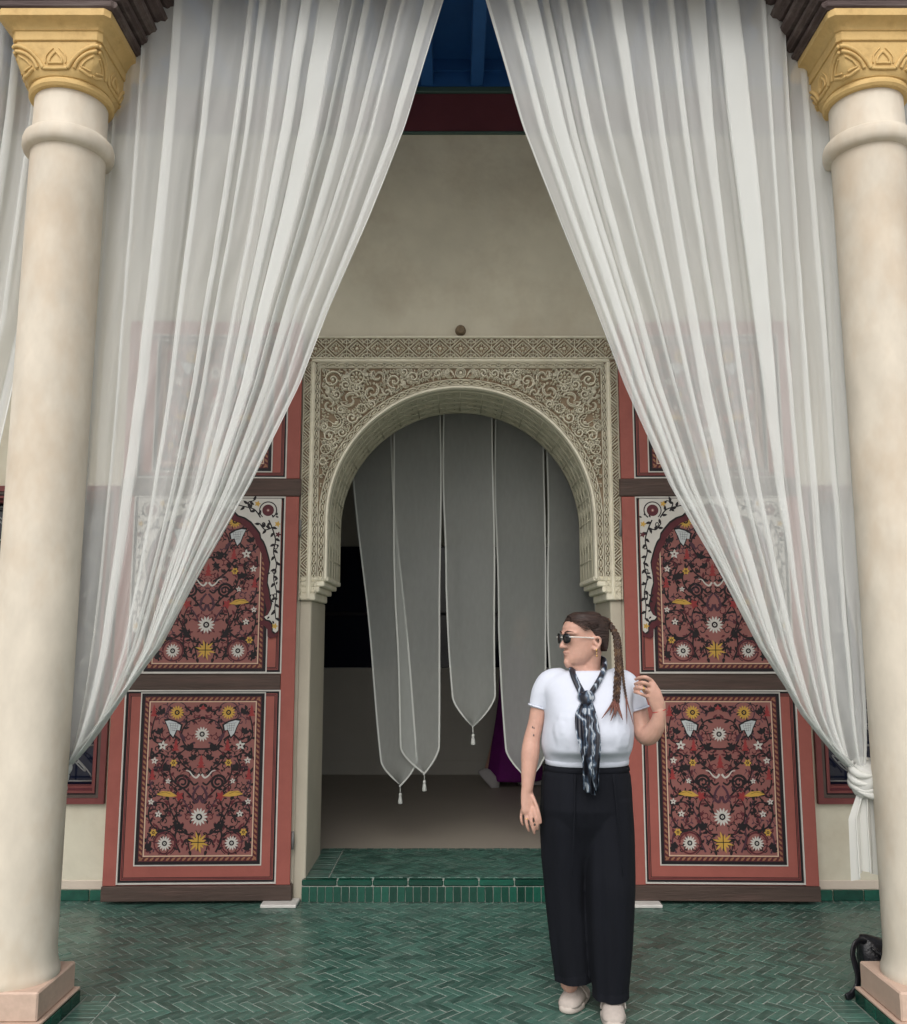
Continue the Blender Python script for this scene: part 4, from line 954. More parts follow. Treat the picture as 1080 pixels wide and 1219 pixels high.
# ================================================================== PEOPLE
M['skin'] = mat('skin', (.54, .315, .242), .5, .10, 30, .05, 200, .35)
M['skin'].node_tree.nodes['Principled BSDF'].inputs['Subsurface Weight'].default_value = .12
M['skin'].node_tree.nodes['Principled BSDF'].inputs['Subsurface Radius'].default_value = (.012, .005, .003)
M['lip'] = mat('lip', (.38, .16, .135), .5)
M['hair'] = mat('hair', (.034, .019, .015), .55, .6, 50, .8, 60, .4, stretch=(.25, .6, 2.6))
M['braid'] = mat('braid_hair', (.042, .022, .016), .5, .4, 70, .4, 200, .4, (.26, .15, .07), .6, 34)
M['braid_end'] = mat('braid_end_hair', (.16, .065, .05), .5, .3, 60, .4, 200, .4)
M['tee'] = mat('white_cotton', (.60, .63, .71), .85, .02, 60, .35, 9, .2)
M['trouser'] = mat('black_crepe', (.0048, .0056, .0092), .85, .25, 12, .9, 16, .22, stretch=(1, 1, .10))
M['clog'] = mat('taupe_suede', (.44, .385, .345), .9, .08, 60, .15, 400, .1)
M['sole'] = mat('clog_sole', (.50, .44, .39), .8, .05, 40)
M['lens'] = mat('lens', (.006, .006, .008), .08, 0, spec=.7)
M['frame_white'] = mat('spectacle_frame', (.72, .68, .62), .3)
M['gold_metal'] = mat('gold_metal', (.7, .45, .16), .3, metal=1)
M['thread'] = mat('red_thread', (.45, .05, .05), .8)
M['ink'] = mat('ink', (.10, .075, .07), .6)
def scarf_mat():
    m = bpy.data.materials.new('printed_silk'); m.use_nodes = True; N = m.node_tree.nodes; L = m.node_tree.links; b = N['Principled BSDF']; b.inputs['Roughness'].default_value = .45
    tc = N.new('ShaderNodeTexCoord'); wv = N.new('ShaderNodeTexWave'); wv.inputs['Scale'].default_value = 9; wv.inputs['Distortion'].default_value = 9; wv.inputs['Detail'].default_value = 2; wv.inputs['Detail Scale'].default_value = 1.6
    L.new(tc.outputs['Object'], wv.inputs[0]); cr = N.new('ShaderNodeValToRGB'); e = cr.color_ramp.elements
    e[0].position = 0; e[0].color = (.010, .011, .018, 1); e[1].position = .97; e[1].color = (.42, .46, .50, 1)
    for p, c in ((.38, (.016, .016, .026, 1)), (.47, (.045, .075, .12, 1)), (.58, (.022, .026, .042, 1)), (.70, (.09, .14, .21, 1)), (.84, (.028, .034, .055, 1)), (.91, (.20, .26, .33, 1))):
        q = cr.color_ramp.elements.new(p); q.color = c
    L.new(wv.outputs[0], cr.inputs[0]); L.new(cr.outputs[0], b.inputs['Base Color']); return m
M['scarf'] = scarf_mat()
def fuse(mb, name, m, parent, voxel=.005, it=4):
    """joins overlapping closed shapes into one continuous smooth skin"""
    me = mb.mesh(name, m, True); o = bpy.data.objects.new('tmp', me); COL.objects.link(o)
    r = o.modifiers.new('r', 'REMESH'); r.mode = 'VOXEL'; r.voxel_size = voxel; r.use_smooth_shade = True
    s = o.modifiers.new('s', 'SMOOTH'); s.factor = .5; s.iterations = it
    dg = bpy.context.evaluated_depsgraph_get(); dg.update(); me2 = bpy.data.meshes.new_from_object(o.evaluated_get(dg))
    bpy.data.objects.remove(o); off = wloc(parent) if parent else Vector((0, 0, 0)); me2.transform(Matrix.Translation(-off)); me2.name = name
    me2.polygons.foreach_set('use_smooth', [True] * len(me2.polygons)); me2.materials.clear(); me2.materials.append(m)
    return place(name, me2, parent)
def oval(cx, cy, z, hx, yf, yb, n=28, p=2.2, fold=None):
    """horizontal section: front depth yf, back depth yb (both positive)"""
    out = []
    for i in range(n):
        a = 2 * PI * i / n; c, s_ = math.cos(a), math.sin(a)
        x = math.copysign(abs(c) ** (2 / p), c) * hx; y = math.copysign(abs(s_) ** (2 / p), s_) * (yb if s_ > 0 else yf)
        k = 1 + (fold(a) if fold else 0); out.append((cx + x * k, cy + y * k, z))
    return out
def limb(mb, pts, rad, n=14, sub=4):
    P = spline([(*p, r) for p, r in zip(pts, rad)], sub); mb.tube([p[:3] for p in P], [p[3] for p in P], n)
    for p in (P[0], P[-1]):                                       # round the ends
        mb.loft([[(p[0] + p[3] * math.sin(f) * math.cos(t), p[1] + p[3] * math.sin(f) * math.sin(t), p[2] + p[3] * math.cos(f)) for t in [2 * PI * j / 10 for j in range(10)]] for f in [PI * (i + .5) / 7 for i in range(7)]])
def finger(mb, pts, r): limb(mb, pts, [r, r * .98, r * .92, r * .78][:len(pts)], 10, 3)
def slab_loft(mb, secs, n=16):
    rings = []
    for c, a, ra, b, rb in secs:
        c = Vector(c); a = Vector(a).normalized() * ra; b = Vector(b).normalized() * rb
        rings.append([c + a * math.cos(2 * PI * j / n) + b * math.sin(2 * PI * j / n) for j in range(n)])
    mb.loft(rings)
BY = 3.97
person = empty('person', (.575, BY, 0)); tag(person, 'woman in white T-shirt and wide black trousers looking left, one hand at her shoulder', 'person')
# ---- head frame: local face looks to -y, turned to the picture's left
HC = Vector((.566, BY, 1.412)); HR = Matrix.Rotation(R(-66), 4, 'Z') @ Matrix.Rotation(R(3), 4, 'X')
def H(x, y, z): return HC + (HR @ Vector((x, y, z)))
HEAD = [(-.012, -.052, .02, .022), (0.0, -.078, .0, .030), (.012, -.090, .02, .043), (.032, -.092, .045, .056), (.052, -.089, .066, .063), (.075, -.087, .082, .0675), (.10, -.086, .094, .0715), (.12, -.083, .101, .073), (.14, -.090, .105, .075), (.165, -.088, .104, .075), (.188, -.074, .094, .068), (.207, -.048, .072, .052), (.218, -.02, .045, .032)]
def head_rings(mb, grow=0.0, z0=-1, front=None, n=28, p=2.15):
    rings = []
    for z, f, b, w in HEAD:
        if z < z0: continue
        ff = f - grow if front is None else max(f - grow, front(z)); c = (ff + b + grow) / 2; hl = (b + grow - ff) / 2
        rings.append([H(math.copysign(abs(math.cos(2 * PI * i / n)) ** (2 / p), math.cos(2 * PI * i / n)) * (w + grow), c + math.copysign(abs(math.sin(2 * PI * i / n)) ** (2 / p), math.sin(2 * PI * i / n)) * hl, z + (grow if z > .2 else 0)) for i in range(n)])
    mb.loft(rings)
sk = MB(); head_rings(sk)
def hl_(pts, rad, n=10, sub=3): limb(sk, [H(*p) for p in pts], rad, n, sub)
hl_([(0, -.084, .128), (0, -.094, .108), (0, -.106, .090), (0, -.109, .084)], [.0075, .0085, .0105, .0105])          # nose
for sx in (-1, 1):
    hl_([(sx * .009, -.096, .083), (sx * .012, -.090, .082)], [.0085, .0085])
    hl_([(sx * .012, -.088, .139), (sx * .032, -.082, .141), (sx * .05, -.066, .138)], [.009, .009, .008])              # brow
    # ear
    hl_([(sx * .075, .008, .112), (sx * .085, .018, .117), (sx * .089, .029, .110), (sx * .088, .030, .092), (sx * .082, .020, .072), (sx * .077, .010, .064), (sx * .074, .005, .072)], [.006, .0062, .0065, .006, .006, .0075, .005])
    hl_([(sx * .073, .010, .10), (sx * .079, .016, .085)], [.008, .008])
hl_([(-.016, -.087, .058), (0, -.0955, .0595), (.016, -.087, .058)], [.0045, .0065, .0045]); hl_([(-.014, -.086, .050), (0, -.0945, .0485), (.014, -.086, .050)], [.004, .0055, .004])
hl_([(0, -.085, .016), (0, -.078, .008)], [.017, .02])                                                                  # chin
hl_([(0, -.05, .004), (0, -.02, -.018), (0, .0, -.03)], [.030, .038, .044])                                              # full throat
limb(sk, [H(0, .025, .06), (.583, BY + .012, 1.415), (.583, BY + .02, 1.37), (.58, BY + .03, 1.32)], [.056, .054, .058, .080])
# trunk and legs (under the clothes)
TOR = [(1.385, .575, .060, .05, .06), (1.358, .577, .125, .068, .083), (1.335, .578, .170, .083, .093), (1.30, .577, .190, .105, .10), (1.25, .576, .178, .135, .105), (1.19, .575, .176, .175, .108), (1.13, .573, .178, .198, .110), (1.08, .569, .178, .18, .110), (1.04, .566, .170, .135, .110), (1.0, .566, .166, .118, .112), (.94, .564, .168, .120, .125), (.86, .562, .172, .125, .135), (.80, .561, .168, .115, .125)]
sk.loft([oval(cx, BY, z, hx - .008, f - .008, b - .008) for z, cx, hx, f, b in spline(TOR, 3)])
limb(sk, [(.475, BY + .02, .82), (.470, BY + .045, .5), (.485, BY + .06, .10)], [.085, .055, .04]); limb(sk, [(.650, BY, .82), (.648, BY - .02, .5), (.645, BY - .03, .08)], [.085, .055, .04])
# her right arm, hanging
limb(sk, [(.415, BY + .015, 1.33), (.372, BY + .01, 1.25), (.354, BY + .005, 1.17), (.335, BY, 1.10), (.327, BY - .012, 1.045), (.318, BY - .028, .975), (.309, BY - .042, .897)], [.045, .036, .0335, .0355, .0395, .033, .0245])
slab_loft(sk, [((.308, 3.93, .905), (1, .2, 0), .024, (0, 1, 0), .020), ((.309, 3.925, .875), (1, .2, 0), .029, (0, 1, 0), .019), ((.310, 3.920, .845), (1, .25, 0), .031, (0, 1, 0), .017), ((.311, 3.915, .815), (1, .3, .1), .030, (0, 1, 0), .015), ((.312, 3.914, .803), (1, .3, .1), .026, (0, 1, 0), .010)])
finger(sk, [(.333, 3.905, .822), (.341, 3.895, .786), (.347, 3.899, .758), (.349, 3.910, .740)], .0078)
finger(sk, [(.318, 3.910, .815), (.322, 3.899, .774), (.330, 3.902, .742), (.336, 3.912, .724)], .0078)
finger(sk, [(.302, 3.916, .815), (.301, 3.905, .777), (.307, 3.907, .748), (.314, 3.917, .732)], .0074)
finger(sk, [(.287, 3.924, .820), (.281, 3.916, .790), (.284, 3.917, .768), (.290, 3.925, .754)], .0066)
finger(sk, [(.330, 3.915, .872), (.346, 3.900, .832), (.355, 3.894, .797), (.361, 3.896, .770)], .0086)
# her left arm, bent, hand raised to the shoulder
limb(sk, [(.735, BY + .02, 1.33), (.785, BY + .005, 1.245), (.797, BY - .01, 1.17), (.806, BY - .035, 1.125), (.822, 3.905, 1.122), (.843, 3.875, 1.155), (.852, 3.855, 1.19), (.854, 3.843, 1.228)], [.05, .042, .042, .041, .042, .037, .030, .0245])
slab_loft(sk, [((.854, 3.845, 1.222), (1, 0, .3), .0255, (0, 1, 0), .021), ((.848, 3.838, 1.250), (.85, 0, .5), .032, (-.2, 1, .1), .020), ((.836, 3.832, 1.283), (.62, .0, .78), .038, (-.3, .9, .2), .018), ((.819, 3.828, 1.312), (.38, .0, .92), .041, (-.35, .9, .1), .0155), ((.806, 3.829, 1.322), (.34, .0, .94), .034, (-.35, .9, .1), .011)])
finger(sk, [(.824, 3.832, 1.350), (.797, 3.816, 1.365), (.775, 3.838, 1.362), (.764, 3.868, 1.354)], .0088)
finger(sk, [(.818, 3.826, 1.328), (.788, 3.808, 1.343), (.769, 3.832, 1.341), (.760, 3.862, 1.335)], .0088)
finger(sk, [(.810, 3.824, 1.306), (.781, 3.806, 1.320), (.763, 3.828, 1.321), (.756, 3.856, 1.317)], .0086)
finger(sk, [(.801, 3.825, 1.285), (.775, 3.810, 1.297), (.760, 3.828, 1.302), (.753, 3.850, 1.302)], .0076)
finger(sk, [(.838, 3.852, 1.262), (.818, 3.870, 1.285), (.800, 3.880, 1.310), (.785, 3.884, 1.328)], .0100)
body = fuse(sk, 'body', M['skin'], person, .0040, 4)
# ---- face details
def child(mb, name, m, par=None, **k): return mb.build(name, M[m], par or person, **k)
b = MB(); b.tube([H(-.019, -.0865, .0555), H(-.006, -.0965, .0578), H(.006, -.0965, .0578), H(.019, -.0865, .0555)], [.0015, .0034, .0034, .0015], 8); b.tube([H(-.017, -.0860, .0510), H(0, -.0955, .0485), H(.017, -.0860, .0510)], [.0015, .0040, .0015], 8); child(b, 'lips', 'lip', smooth=True)
for sx in (-1, 1):
    b = MB(); b.tube([H(sx * x, y, z) for x, y, z in ((.013, -.0975, .142), (.030, -.0925, .148), (.050, -.0755, .143))], [.0022, .003, .0012], 6); child(b, 'eyebrow', 'hair', smooth=True)
gl = MB(); rm_ = MB()
for sx in (-1, 1):
    c = Vector((sx * .031, -.1035, .118)); ring = [c + Vector((.0215 * math.cos(t), .004 * abs(math.cos(t)) + sx * .006 * math.cos(t), .0205 * math.sin(t))) for t in [2 * PI * i / 24 for i in range(25)]]
    rm_.tube([H(*p) for p in ring], .0022, 6)
    gl.tube([H(*p) for p in spline([(sx * .052, -.098, .124), (sx * .066, -.075, .122), (sx * .076, -.03, .118), (sx * .079, .012, .113)], 5)], .0026, 6)
gl.tube([H(*p) for p in ((-.010, -.105, .121), (0, -.108, .123), (.010, -.105, .121))], .0018, 6)
gf = child(gl, 'sunglasses', 'frame_white', smooth=True); rm_.build('rim', M['lens'], gf, smooth=True)
for sx in (-1, 1):
    ln = MB(); c = Vector((sx * .031, -.1035, .118))
    ln.loft([[H(*(c + Vector((k * .0205 * math.cos(t), -.0025 * (1 - k * k) + d + sx * .006 * k * math.cos(t) + .003 * abs(k * math.cos(t)), k * .0195 * math.sin(t))))) for t in [2 * PI * i / 24 for i in range(24)]] for k, d in ((.1, 0), (.6, 0), (1, 0), (1, .002), (.1, .0025))]); ln.build('lens', M['lens'], gf, smooth=True)
er = MB(); er.tube([H(.083, .012, .068), H(.085, .011, .058)], .0035, 6); er.tube([H(.085, .011, .058), H(.086, .010, .040)], .0012, 5); er.tube([H(.086, .010, .042), H(.086, .010, .034)], .003, 6); child(er, 'earring', 'gold_metal', smooth=True)
# ---- hair drawn back into a tie, long thin braids over the shoulder
def front(z): return float(np.interp(z, [.03, .06, .09, .115, .14, .165, .188, .21], [.075, .066, .036, -.004, -.030, -.056, -.074, -.06]))
hm = MB(); head_rings(hm, .0095, .05, front, 32, 2.3)
limb(hm, [H(0, .06, .16), H(0, .112, .172), H(0, .128, .170)], [.06, .034, .020])
hair = fuse(hm, 'hair', M['hair'], person, .0045, 3)
st = MB(); rs = random.Random(4)
for k in range(46):                                              # combed strands running to the tie
    a = -1.35 + 2.7 * k / 45; zf = .10 + .113 * math.cos(a * .95) ** .8 if abs(a) < 1.35 else .1
    P = []
    for i in range(7):
        t = i / 6; z = zf * (1 - t) + .172 * t + .020 * math.sin(PI * t) * math.cos(a); x = math.sin(a) * .083 * (1 - t ** 2.2); y = front(min(.2, zf)) * (1 - t) + .120 * t
        lim = np.interp(z, [h[0] for h in HEAD], [h[3] for h in HEAD]); bk = np.interp(z, [h[0] for h in HEAD], [h[2] for h in HEAD]); fr_ = np.interp(z, [h[0] for h in HEAD], [h[1] for h in HEAD]); cy = (bk + fr_) / 2; hl2 = (bk - fr_) / 2
        yy = (y - cy) / hl2; w = lim * math.sqrt(max(0, 1 - min(1, yy * yy))) if abs(yy) < 1 else 0
        x = math.copysign(max(abs(x) * .35, min(abs(math.sin(a)) * .09, w + .0105)), a) if i < 6 else x
        P.append(H(x, y, min(z, .2255)))
    st.tube([Vector(p) for p in spline(P, 3)], [.0008] + [.0024] * (len(spline(P, 3)) - 1), 5)
st.build('hair_strand', M['hair'], hair, smooth=True)
b = MB(); c0 = H(0, .127, .170); b.tube([c0 + Vector((.018 * math.cos(t) * .4, .018 * math.sin(t), .02 * math.cos(t))) for t in [2 * PI * i / 16 for i in range(17)]], .006, 7); child(b, 'hair_tie', 'braid', smooth=True)
def braid(path, r, name='braid', tail=.12, seed=0, nt=4):
    """three strands plaited along the path, loose reddish tails at the end"""
    rs = random.Random(seed); P = [Vector(p) for p in spline(path, 14)]; L = sum((P[i + 1] - P[i]).length for i in range(len(P) - 1)); b = MB()
    for s_ in range(3):
        Q = []; acc = 0; rr = []
        for i, p in enumerate(P):
            if i: acc += (P[i] - P[i - 1]).length
            t = (P[min(i + 1, len(P) - 1)] - P[max(i - 1, 0)]).normalized(); sx = t.cross(Vector((0, 1, 0))).normalized(); f = sx.cross(t).normalized()
            ph = 2 * PI * (acc / (r * 7.0)) + s_ * 2 * PI / 3; k = 1 - .35 * acc / L
            Q.append(p + sx * r * .95 * math.sin(ph) * k + f * r * .55 * math.sin(2 * ph) * k); rr.append(r * .66 * k)
        b.tube(Q, rr, 7)
    o = child(b, name, 'braid', smooth=True)
    e = P[-1]; d = (P[-1] - P[-4]).normalized(); tb = MB()
    for k in range(nt):
        sp = (k - (nt - 1) / 2) * .020 + rs.uniform(-.004, .004); ln = tail * rs.uniform(.8, 1.15)
        tb.tube([e - d * .01, e + d * ln * .35 + Vector((sp * .45, -.002, 0)), e + d * ln * .7 + Vector((sp * .9, -.004, 0)), e + d * ln + Vector((sp * 1.25, -.002, 0))], [r * .62, r * .5, r * .36, r * .10], 7)
    tb.build('braid_tail', M['braid_end'], o, smooth=True)
t0 = H(0, .130, .170)
braid([t0, (.700, 3.975, 1.545), (.698, 3.93, 1.47), (.692, 3.893, 1.40), (.682, 3.872, 1.345), (.672, 3.845, 1.29), (.664, 3.822, 1.265)], .0090, seed=1, nt=4, tail=.085)
braid([t0 + Vector((.004, 0, .008)), (.710, 3.968, 1.535), (.706, 3.918, 1.46), (.700, 3.882, 1.39), (.694, 3.865, 1.345), (.684, 3.838, 1.285), (.676, 3.815, 1.255)], .0085, seed=2, nt=3, tail=.075)
braid([t0 + Vector((.006, .004, 0)), (.717, 3.975, 1.53), (.716, 3.925, 1.45), (.715, 3.893, 1.39), (.716, 3.870, 1.33), (.719, 3.845, 1.275)], .0055, seed=3, nt=2, tail=.11)
# ---- T-shirt
tb = MB()
TEE = [(1.000, .567, .174, .126, .118), (1.022, .567, .178, .134, .120), (1.040, .566, .184, .152, .121), (1.060, .567, .190, .185, .121), (1.085, .568, .194, .192, .121), (1.13, .573, .194, .202, .121), (1.18, .576, .189, .190, .119), (1.22, .577, .188, .178, .116), (1.26, .577, .190, .152, .113), (1.31, .577, .197, .120, .108), (1.345, .577, .186, .098, .102), (1.368, .577, .152, .082, .094), (1.381, .578, .118, .072, .086), (1.388, .580, .085, .060, .077)]
tb.loft([oval(cx, BY, z, hx, f, b_, 90, 2.25, lambda a, z=z: .008 * math.sin(11 * a + 55 * z) * max(0, 1 - abs(z - 1.035) / .05) + .006 * math.sin(7 * a - 60 * z) * max(0, 1 - abs(z - 1.27) / .07)) for z, cx, hx, f, b_ in spline(TEE, 5)])
for m_ in (-1, 1): limb(tb, [(.573 + m_ * .072, 3.875, 1.165), (.573 + m_ * .078, 3.872, 1.125)], [.090, .092])        # bust
limb(tb, [(.455, BY + .015, 1.345), (.415, BY + .012, 1.335), (.385, BY + .01, 1.295), (.366, BY + .008, 1.250)], [.055, .055, .050, .0405])
tb.tube([(.370, BY + .008, 1.262), (.360, BY + .006, 1.232)], [.0405, .0385], 16)
limb(tb, [(.70, BY + .015, 1.345), (.742, BY + .012, 1.330), (.770, BY + .008, 1.285), (.786, BY + .004, 1.248)], [.055, .056, .052, .047])
tb.tube([(.782, BY + .004, 1.256), (.793, BY - .002, 1.222)], [.0475, .0465], 16)
tee = fuse(tb, 't_shirt', M['tee'], person, .0055, 14)
b = MB(); b.tube([(.581 + .066 * math.cos(t), BY + .010 + .066 * math.sin(t) - .004, 1.382 + .016 * math.sin(t)) for t in [2 * PI * i / 28 for i in range(29)]], .0055, 7); b.build('neckband', M['tee'], tee, smooth=True)
def cuff(c, d, r): 
    d = Vector(d).normalized(); a = d.orthogonal().normalized(); e = d.cross(a); bb = MB(); bb.tube([Vector(c) + (a * math.cos(t) + e * math.sin(t)) * r for t in [2 * PI * i / 22 for i in range(23)]], .0042, 7); bb.build('cuff', M['tee'], tee, smooth=True)
cuff((.360, BY + .006, 1.234), (-.3, 0, -1), .0375); cuff((.793, BY - .002, 1.224), (.3, -.1, -1), .0455)
b = MB(); b.loft([oval(.567, BY, z, hx, f, bk, 40, 2.25) for z, hx, f, bk in ((.996, .172, .127, .118), (.998, .1765, .1295, .1205), (1.016, .1785, .1325, .1215), (1.019, .176, .130, .119))]); b.build('hem_band', M['tee'], tee, smooth=True)
# ---- wide trousers
tr = MB()
def fold_(seed, amp, n=5):
    rs = random.Random(seed); ph = [rs.uniform(0, 6) for _ in range(3)]
    return lambda a: amp * (math.sin(n * a + ph[0]) * .6 + math.sin((n + 3) * a + ph[1]) * .4 + math.sin(2 * n * a + ph[2]) * .25)
tr.loft([oval(cx, cy, z, hx, f, b_, 44, 2.3, fold_(1, .010)) for z, cx, cy, hx, f, b_ in ((1.008, .566, BY, .168, .122, .114), (.985, .565, BY, .174, .126, .120), (.955, .5635, BY, .186, .132, .132), (.90, .562, BY, .192, .138, .145), (.82, .561, BY, .195, .138, .148), (.76, .561, BY, .190, .118, .125), (.70, .561, BY, .165, .09, .10), (.62, .561, BY, .12, .06, .07), (.52, .560, BY, .05, .03, .03))])
HEMS = []
def leg(rows, seed):
    S = spline(rows, 3)
    tr.loft([oval((x0 + x1) / 2, cy, z, (x1 - x0) / 2, d, d * .95, 64, 2.2, fold_(seed, .010 + .075 * max(0, (.80 - z)), 5)) for z, x0, x1, cy, d in S])
    z, x0, x1, cy, d = rows[-2]; f_ = fold_(seed, .010 + .075 * (.80 - z), 5); hm_ = MB()                       # crisp stitched hem
    hm_.loft([oval((x0 + x1) / 2, cy, zz, (x1 - x0) / 2 + g, d + g, d * .95 + g, 64, 2.2, f_) for zz, g in ((z - .014, -.004), (z - .014, .003), (z + .006, .003), (z + .03, .0005), (z + .034, -.006))]); HEMS.append(hm_)
leg([(.86, .372, .585, BY + .005, .12), (.75, .366, .578, BY + .012, .118), (.685, .367, .572, BY + .018, .112), (.60, .371, .566, BY + .024, .104), (.516, .379, .562, BY + .032, .100), (.43, .386, .560, BY + .038, .098), (.35, .394, .572, BY + .042, .096), (.26, .404, .574, BY + .046, .095), (.185, .414, .574, BY + .050, .094), (.135, .424, .574, BY + .052, .093), (.126, .430, .572, BY + .052, .088)], 5)
leg([(.86, .54, .752, BY, .125), (.75, .545, .757, BY - .005, .12), (.685, .548, .757, BY - .010, .116), (.60, .548, .755, BY - .016, .112), (.516, .549, .752, BY - .022, .110), (.43, .551, .747, BY - .020, .106), (.35, .552, .741, BY - .018, .102), (.26, .556, .734, BY - .014, .098), (.185, .562, .726, BY - .010, .094), (.13, .568, .720, BY - .006, .092), (.086, .574, .714, BY - .004, .090), (.080, .577, .711, BY - .004, .086)], 9)
trousers = fuse(tr, 'trousers', M['trouser'], person, .0055, 4)
for h_ in HEMS: h_.build('trouser_hem', M['trouser'], trousers, auto=40)
b = MB(); b.loft([oval(.566, BY, z, hx, f, bk, 40, 2.3) for z, hx, f, bk in ((.972, .178, .130, .124), (.974, .1815, .132, .127), (.990, .178, .1295, .123), (.9925, .1745, .127, .120))]); b.build('waistband', M['trouser'], trousers, smooth=True)
for x, a in ((.50, -.02), (.655, .03)):                             # front pleats
    b = MB(); b.tube([(x + a * t, BY - .137 - .006 * math.sin(PI * t), .972 - .40 * t) for t in [i / 10 for i in range(11)]], [.004 * (1 - .9 * i / 10) + .0008 for i in range(11)], 7); b.build('pleat', M['trouser'], trousers, smooth=True)
# ---- clogs
def clog(cx, cy, ang, buckle):
    T_ = Matrix.Translation((cx, cy, 0)) @ Matrix.Rotation(ang, 4, 'Z')      # local toe towards -y
    def C(x, y, z): return T_ @ Vector((x, y, z))
    up = MB(); rings = []
    for y, w, h in ((-.128, .012, .030), (-.124, .026, .040), (-.114, .037, .050), (-.098, .044, .058), (-.075, .048, .067), (-.045, .047, .077), (-.015, .044, .084), (.02, .041, .080), (.055, .038, .062), (.075, .034, .05)):
        rings.append([C(w * math.cos(t), y, .022 + (h - .022) * max(0, math.sin(t)) ** .8) for t in [PI * i / 14 for i in range(15)]] + [C(w * math.cos(t), y, .021) for t in [PI - PI * i / 4 for i in range(1, 4)]])
    up.loft(rings); sh = child(up, 'clog', 'clog', smooth=True)
    so = MB(); out = []
    for i in range(40):
        t = 2 * PI * i / 40; y = -.022 - .112 * math.sin(t) if math.sin(t) > 0 else -.022 - .138 * math.sin(t)
        w = (.051 if math.sin(t) > 0 else .041) * (abs(math.cos(t)) ** .75); out.append((math.copysign(w, math.cos(t)), y))
    so.loft([[C(x * k, (y + .02) * k - .02, z) for x, y in out] for k, z in ((.95, .001), (1, .005), (1.02, .016), (1.0, .0235), (.97, .026))]); so.build('sole', M['sole'], sh, smooth=True)
    b = MB(); b.tube([C(x, y, z) for x, y, z in spline([(-.046, -.008, .03), (-.040, -.018, .062), (-.012, -.034, .087), (.022, -.030, .083), (.044, -.012, .055), (.049, -.002, .032)], 5)], .0062, 8, flat=.5); b.build('strap', M['clog'], sh, smooth=True)
    if buckle:
        b = MB(); c = (.047, -.010, .048); b.tube([C(c[0] + .002, c[1] + .010 * math.cos(t), c[2] + .011 * math.sin(t)) for t in [2 * PI * i / 12 for i in range(13)]], .0022, 6); b.build('buckle', M['frame_white'], sh, smooth=True)
clog(.520, 4.080, R(-28), False); clog(.650, 3.945, R(-8), True)
# ---- neck scarf
sc = MB()
def band(path, wds, th=.010, m=0):
    P = spline([(*p, w) for p, w in zip(path, wds)], 6); sc.tube([p[:3] for p in P], [p[3] for p in P], 14, flat=th)
band([(.525, BY + .03, 1.425), (.510, BY - .02, 1.402), (.507, BY - .070, 1.375), (.520, 3.868, 1.335), (.540, 3.838, 1.290)], [.018, .018, .018, .020, .022], .55)
band([(.525, BY + .03, 1.425), (.56, BY + .085, 1.43), (.61, BY + .09, 1.432), (.648, BY + .04, 1.428), (.648, BY - .02, 1.410), (.632, BY - .075, 1.380), (.60, 3.858, 1.335), (.566, 3.832, 1.290)], [.018, .02, .02, .022, .022, .022, .022, .022], .55)
limb(sc, [(.530, 3.828, 1.285), (.548, 3.815, 1.277), (.566, 3.822, 1.284)], [.020, .026, .021]); limb(sc, [(.552, 3.812, 1.296), (.548, 3.806, 1.275), (.545, 3.812, 1.252)], [.017, .021, .018])
scarf = fuse(sc, 'neck_scarf', M['scarf'], person, .0045, 2)
def tailcloth(path, wds, seed, depth=.012):
    rs = random.Random(seed); ph = rs.uniform(0, 6); P = spline([(*p, w) for p, w in zip(path, wds)], 10); rows = []
    for side in (1, -1):
        pass
    n = 26; b = MB(); rings = []
    for i, p in enumerate(P):
        t = i / (len(P) - 1); ring = []
        for j in range(2 * n):
            u = (j / (n - 1) * 2 - 1) if j < n else ((2 * n - 1 - j) / (n - 1) * 2 - 1); off = -.0018 if j < n else .0018
            ring.append((p[0] + u * p[3] + .004 * math.sin(6 * t + ph), p[1] + off + depth * math.sin(5.2 * u + 3 * t + ph) * min(1, .3 + t) + .005 * math.sin(11 * u + 8 * t), p[2] - .012 * u * t + .004 * math.sin(7 * u + ph) * t))
        rings.append(ring)
    b.loft(rings); b.build('scarf_tail', M['scarf'], scarf, smooth=True)
tailcloth([(.535, 3.815, 1.262), (.525, 3.785, 1.215), (.530, 3.752, 1.150), (.538, 3.742, 1.085), (.545, 3.748, 1.02), (.543, 3.772, .955), (.545, 3.790, .905)], [.014, .030, .036, .030, .026, .022, .024], 3)
tailcloth([(.555, 3.808, 1.262), (.560, 3.775, 1.215), (.563, 3.743, 1.150), (.566, 3.733, 1.085), (.565, 3.742, 1.02), (.566, 3.768, .95), (.568, 3.785, .918)], [.014, .022, .030, .030, .024, .018, .016], 8)
b = MB(); b.tube([(.854 + .0275 * math.cos(t), 3.845 + .023 * math.sin(t), 1.226 + .007 * math.cos(t)) for t in [2 * PI * i / 20 for i in range(21)]], .0018, 6); child(b, 'bracelet', 'thread', smooth=True)
b = MB(); b.tube([(.7835, 3.807 + .0098 * math.cos(t), 1.319 + .0098 * math.sin(t)) for t in [2 * PI * i / 14 for i in range(15)]], .002, 6); b.tube([(.7835, 3.795, 1.319), (.7835, 3.791, 1.319)], .0045, 8); child(b, 'ring', 'gold_metal', smooth=True)
b = MB(); b.tube([(.304 + .0095 * math.cos(t), 3.909 + .0095 * math.sin(t), .783) for t in [2 * PI * i / 14 for i in range(15)]], .0016, 6); child(b, 'ring', 'gold_metal', smooth=True)
for x, z, y in ((.336, 1.150, 3.944), (.342, 1.147, 3.9425), (.340, 1.118, 3.938)):
    b = MB(); b.lathe(x, y, [(.0005, z - .006), (.0028, z - .003), (.0030, z + .002), (.0006, z + .006)], 8); child(b, 'tattoo', 'ink', smooth=True)
